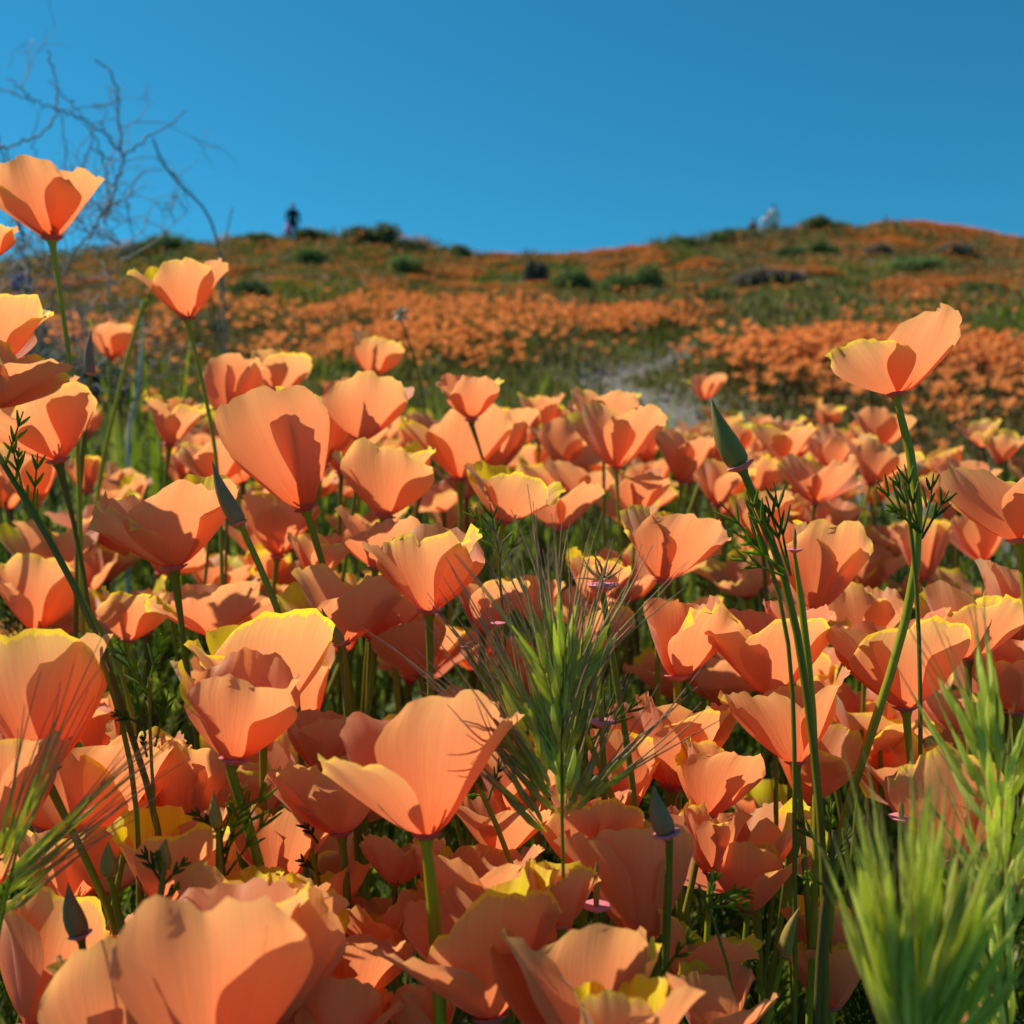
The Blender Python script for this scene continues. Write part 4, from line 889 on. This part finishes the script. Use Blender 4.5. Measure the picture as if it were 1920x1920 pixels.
# ------------------------------------------------------------------ dry stalks and pale grasses
leafy_stalk([(287,260),(295,290),(315,325),(350,360),(385,385),(400,420),(412,470),(420,560),(425,700)],1.3,'arching bare dry stalk against the sky right of the dead bush',[],.0022,.4,0,20,name='dry_stalk',mat='twig')
leafy_stalk([(436,390),(425,430),(415,480),(410,600)],1.3,'short dry stalk beside the arching one',[],.0013,.4,0,21,name='dry_stalk',mat='twig')
weed=leafy_stalk([(752,600),(765,630),(780,685),(796,740),(800,800)],.9,'thin dark weed stalk with a pale seed head above the middle',[],.0013,.1,.8,22,name='weed_stalk')
def seed_head(px,py,D,R,label):
    r=np.random.RandomState(4); c=P(px,py,D); ro=None
    mb=MB()
    for k in range(26):
        d=r.normal(0,1,3); d/=np.linalg.norm(d); V,Fq=tube([c*0,d*R*.6,d*R],[R*.16,R*.12,R*.02],4); mb.add(V,Fq,(r.rand(),0,0))
    o=mb.build('seed_head',M['strawpale'],weed)
    o.location=Vector(c)-weed.location; tag(o,label)
seed_head(752,590,.9,.008,'pale fuzzy seed head on top of the thin dark weed stalk')
leafy_stalk([(272,560),(262,600),(240,660),(215,770),(192,860),(180,940)],.75,'yellow-green bent stalk between the dead bush and the poppies',[(262,600,285,545),(215,765,250,740)],.0022,.95,0,23,name='green_stalk')
leafy_stalk([(265,565),(268,640),(262,720),(240,800)],1.2,'pale broken dry stem right of the dead bush',[],.003,.9,0,24,name='dry_stalk',mat='strawpale')
def green_clump(px,py,wpx,hpx,D,label,n,seed,dry=0.,lab2='grass'):
    r=np.random.RandomState(seed); x=(px-960)/F*D; g=float(gz(x,D)); ro=empty('grass_clump',(x,D,g)); tag(ro,label,'grass','leafy grass clumps behind the near poppies')
    topz=EYE+(960-py)/F*D-g; W=wpx/F*D/2
    for k in range(n):
        b=np.array([r.uniform(-.35,.35)*W,r.uniform(-.4,.4)*W,0]); h=topz*r.uniform(.7,1.02); e=b+np.array([r.uniform(-1,1)*W,r.uniform(-.4,.4)*W,h]); m_=(b+e)/2+np.array([(b-e)[0]*.25,0,h*.1])
        p=smooth_path([b,m_,e],9); t=np.linspace(0,1,9); w_=.0035*(1-t**2.2)*r.uniform(.6,1.3)*D/1.1
        a=r.uniform(-.7,.7); s=np.array([math.cos(a),math.sin(a),0]); V=np.concatenate([p-s*w_[:,None],p+s*w_[:,None]]); V[9:,:]+=np.array([0,.0003,0]); i=np.arange(8)[:,None]; Fq=np.concatenate([i,i+9,i+10,i+1],1)
        mb=MB(); mb.add(V,Fq,(r.uniform(.2,.9),dry*r.rand(),0)); mb.build('blade',M['blade'],ro)
green_clump(330,560,110,200,1.1,'clump of broad green blades below the skyline poppy',11,1)
green_clump(850,690,120,120,1.9,'pale green grass tuft behind the upper middle poppies',8,2,.9)
green_clump(980,680,150,110,1.9,'grey-green grass tuft left of the dirt path',9,3,.9)
green_clump(1060,720,120,80,1.7,'short grass tuft at the edge of the dirt path',12,4,.8)
green_clump(690,700,90,120,1.0,'green blades right behind the v-shaped poppy',9,5,.1)
green_clump(240,640,160,150,1.5,'loose grey-green weeds at the foot of the dead bush',16,6,.7)
green_clump(1240,720,90,60,1.9,'small bright tuft at the right of the path',10,7,.1)
# ------------------------------------------------------------------ stones on the path
def stones():
    r=np.random.RandomState(2)
    for k in range(26):
        i=r.randint(len(PATH)-1); t=r.rand(); p=PATH[i]*(1-t)+PATH[i+1]*t; x=p[0]+r.normal(0,.10); y=p[1]+r.normal(0,.10); s=r.uniform(.006,.02)
        u=np.linspace(0,2*np.pi,8,endpoint=False); rows=[]
        for v_,q in ((-.5,.5),(0,1),(.45,.8),(.75,.3)): rows+=[[q*math.cos(a)*(1+.2*r.rand()),q*math.sin(a)*(1+.2*r.rand())*.8,v_*.6+.05*r.rand()] for a in u]
        V=np.array(rows)*s; i_=np.arange(3)[:,None]*8; j=np.arange(8)[None]; Fq=np.stack([i_+j,i_+(j+1)%8,i_+8+(j+1)%8,i_+8+j],-1).reshape(-1,4)
        mb=MB(); mb.add(V,Fq,(r.rand(),0,0)); top=np.array([[24,25,26,27],[27,28,29,30],[24,27,30,31]]); mb.F4.append(top)
        o=mb.build('stone',M['stone'],None,False); o.location=(x,y,float(gz(x,y))+s*.1); tag(o,'small grey-brown stone lying on the bare dirt path','stone','stones on the path')
stones()
# ------------------------------------------------------------------ people on the crest
def person(px,d,feet_off,label,cloth,hairc,scale=1.0,face=0.0,pose='stand',cap=None,trous=(.03,.03,.04)):
    x=(px-960)/F*d; g=float(gz(x,d))+feet_off
    j={'pelvis':(0,0,.95),'waist':(0,.01,1.08),'chest':(0,0,1.30),'neck':(0,0,1.46),'nk2':(0,-.01,1.53),'head':(0,-.02,1.62),'crown':(0,-.01,1.70),
       'hl':(-.10,0,.90),'kl':(-.12,-.03,.50),'al':(-.13,.03,.09),'tl':(-.15,-.13,.035),'hr':(.10,0,.90),'kr':(.13,.0,.50),'ar':(.15,.06,.09),'tr':(.17,-.10,.035),
       'sl':(-.18,0,1.40),'el':(-.25,.04,1.14),'wl':(-.22,-.10,.93),'fl':(-.215,-.14,.85),'sr':(.18,0,1.40),'er':(.26,.05,1.14),'wr':(.24,-.08,.93),'fr':(.235,-.12,.85)}
    rdl={'pelvis':(.15,.11),'waist':(.125,.09),'chest':(.16,.105),'neck':(.06,.06),'nk2':(.055,.055),'head':(.078,.095),'crown':(.06,.075),'hl':(.09,.09),'kl':(.06,.06),'al':(.04,.04),'tl':(.035,.03),'hr':(.09,.09),'kr':(.06,.06),'ar':(.04,.04),'tr':(.035,.03),
       'sl':(.06,.06),'el':(.042,.042),'wl':(.03,.03),'fl':(.032,.02),'sr':(.06,.06),'er':(.042,.042),'wr':(.03,.03),'fr':(.032,.02)}
    if pose=='sit': j.update({'pelvis':(0,.05,.16),'waist':(0,.04,.30),'chest':(0,0,.52),'neck':(0,-.03,.68),'nk2':(0,-.04,.74),'head':(0,-.06,.83),'crown':(0,-.06,.91),'hl':(-.11,-.06,.15),'kl':(-.16,-.40,.42),'al':(-.17,-.48,.08),'tl':(-.18,-.62,.035),'hr':(.11,-.06,.15),'kr':(.16,-.40,.42),'ar':(.17,-.48,.08),'tr':(.18,-.62,.035),'sl':(-.18,0,.62),'el':(-.26,-.10,.38),'wl':(-.18,-.32,.42),'fl':(-.15,-.40,.45),'sr':(.18,0,.62),'er':(.26,-.10,.38),'wr':(.18,-.32,.42),'fr':(.15,-.40,.45)})
    dz=.79 if pose=='sit' else 0
    ks=list(j); E=[('pelvis','waist'),('waist','chest'),('chest','neck'),('neck','nk2'),('nk2','head'),('head','crown'),('pelvis','hl'),('hl','kl'),('kl','al'),('al','tl'),('pelvis','hr'),('hr','kr'),('kr','ar'),('ar','tr'),('chest','sl'),('sl','el'),('el','wl'),('wl','fl'),('chest','sr'),('sr','er'),('er','wr'),('wr','fr')]
    me=bpy.data.meshes.new('sk'); me.from_pydata([j[k] for k in ks],[(ks.index(a),ks.index(b)) for a,b in E],[])
    o=bpy.data.objects.new('sk',me); col.objects.link(o); sk=o.modifiers.new('s','SKIN'); sk.use_smooth_shade=True
    for i,k in enumerate(ks):
        me.skin_vertices[0].data[i].radius=rdl[k]; me.skin_vertices[0].data[i].use_root=(k=='pelvis')
    ss=o.modifiers.new('b','SUBSURF'); ss.levels=2; ss.render_levels=2
    dg=bpy.context.evaluated_depsgraph_get(); bm_=bpy.data.meshes.new_from_object(o.evaluated_get(dg)); bpy.data.objects.remove(o)
    n=len(bm_.vertices); V=np.zeros(n*3); bm_.vertices.foreach_get('co',V); V=V.reshape(-1,3); Nn=np.zeros(n*3); bm_.vertices.foreach_get('normal',Nn); Nn=Nn.reshape(-1,3)
    Fs=[list(p.vertices) for p in bm_.polygons]
    ro=empty('person',(x,d,g)); ro.rotation_euler=(0,0,face); ro.scale=(scale,)*3; tag(ro,label,'person','people on the hill')
    def sub(name,cond,infl,mat):
        fs=[f for f in Fs if all(cond(V[i]) for i in f)]
        if not fs: return
        us=sorted({i for f in fs for i in f}); mp={i:k for k,i in enumerate(us)}
        me2=bpy.data.meshes.new(name); me2.from_pydata([tuple(V[i]+Nn[i]*infl) for i in us],[],[[mp[i] for i in f] for f in fs]); me2.materials.append(mat)
        for p in me2.polygons: p.use_smooth=True
        link(name,me2,ro)
    bm_.materials.clear(); bm_.materials.append(SKIN); link('body',bm_,ro)
    sub('shirt',lambda v:(v[2]>.86 and v[2]<1.49 and not (abs(v[0])>.19 and v[2]<.95)) if not dz else (v[2]>.22 and v[2]<.72 and v[1]>-.25),.014,flat_mat('shirt',cloth))
    sub('trousers',lambda v:(v[2]<.98 and v[2]>.08 and not (abs(v[0])>.185 and v[2]>.75)) if not dz else ((v[2]<.25 and v[1]>-.3 or (v[1]<-.1 and v[2]<.5)) and v[2]>.09),.012,flat_mat('trousers',trous))
    sub('shoe',lambda v:v[2]<.10,.012,flat_mat('shoe',(.05,.04,.04)))
    sub('hair',lambda v:v[2]>1.60-dz and (v[1]>-.06-(.05 if dz else 0) or v[2]>1.68-dz),.016,flat_mat('hair',hairc))
    if cap: sub('cap',lambda v:v[2]>1.66,.028,flat_mat('cap',cap))
    hp=np.array(j['head'])-np.array([0,-.02,1.62])
    mb=MB()
    for (a,b,c,s) in ((-.03,-.105,1.63,.011),(.03,-.105,1.63,.011)):
        V_,F_=tube([(a,b,c),(a,b-.008,c)],[s,s*.4],6); mb.add(V_,F_,(.1,0,0))
    o_=mb.build('eyes',flat_mat('eye',(.02,.02,.02)),ro); o_.location=hp
    mb=MB(); V_,F_=tube([(0,-.10,1.635),(0,-.125,1.60),(0,-.115,1.59)],[.008,.014,.006],6); mb.add(V_,F_,(.5,0,0)); o_=mb.build('nose',SKIN,ro); o_.location=hp
    return ro
SKIN=flat_mat('skin',(.42,.24,.17),.6)
person(549,41,-.1,'person in black with a white cap standing on the left skyline',(.012,.012,.014),(.05,.04,.04),1.0,.3,cap=(.7,.72,.75))
person(1438,42.5,-.45,'person in a white top, left one of the close pair on the right crest',(.9,.84,.86),(.03,.02,.02),.84,2.9,trous=(.35,.32,.35))
person(1451,42.8,-.38,'taller person in a white top, right one of the close pair on the right crest',(.9,.82,.85),(.02,.02,.02),.94,3.3,trous=(.25,.24,.28))
person(1413,44.5,-.75,'person in dark red mostly hidden behind the right crest',(.12,.02,.03),(.02,.015,.015),.95,.5)
person(38,22,.05,'person in a blue shirt sitting behind the dead bush at the left edge',(.03,.09,.32),(.02,.015,.015),1.0,1.2,pose='sit')
# pink bag carried low by the black clad person
def bag():
    d=40.8; x=(541-960)/F*d; z=float(gz(x,d))+.62
    a=np.linspace(0,2*np.pi,12,endpoint=False); rows=[]
    for h_,q in ((-.20,.35),(-.17,.85),(-.05,1),(.08,.92),(.17,.6),(.20,.25)): rows+=[[q*.14*math.cos(t),q*.09*math.sin(t),h_] for t in a]
    i=np.arange(5)[:,None]*12; j=np.arange(12)[None]; Fq=np.stack([i+j,i+(j+1)%12,i+12+(j+1)%12,i+12+j],-1).reshape(-1,4)
    ro=empty('bag',(x,d,z)); tag(ro,'bright pink bag hanging beside the person in black','bag')
    mb=MB(); mb.add(rows,Fq,(.5,0,0)); mb.build('pouch',flat_mat('pink_cloth',(.85,.18,.42)),ro)
    t=np.linspace(0,np.pi,9); mb=MB(); V_,F_=tube(np.stack([.08*np.cos(t),0*t,.17+.13*np.sin(t)],-1),.012,5); mb.add(V_,F_,(.5,0,0)); mb.build('handle',flat_mat('pink_strap',(.6,.1,.28)),ro)
bag()
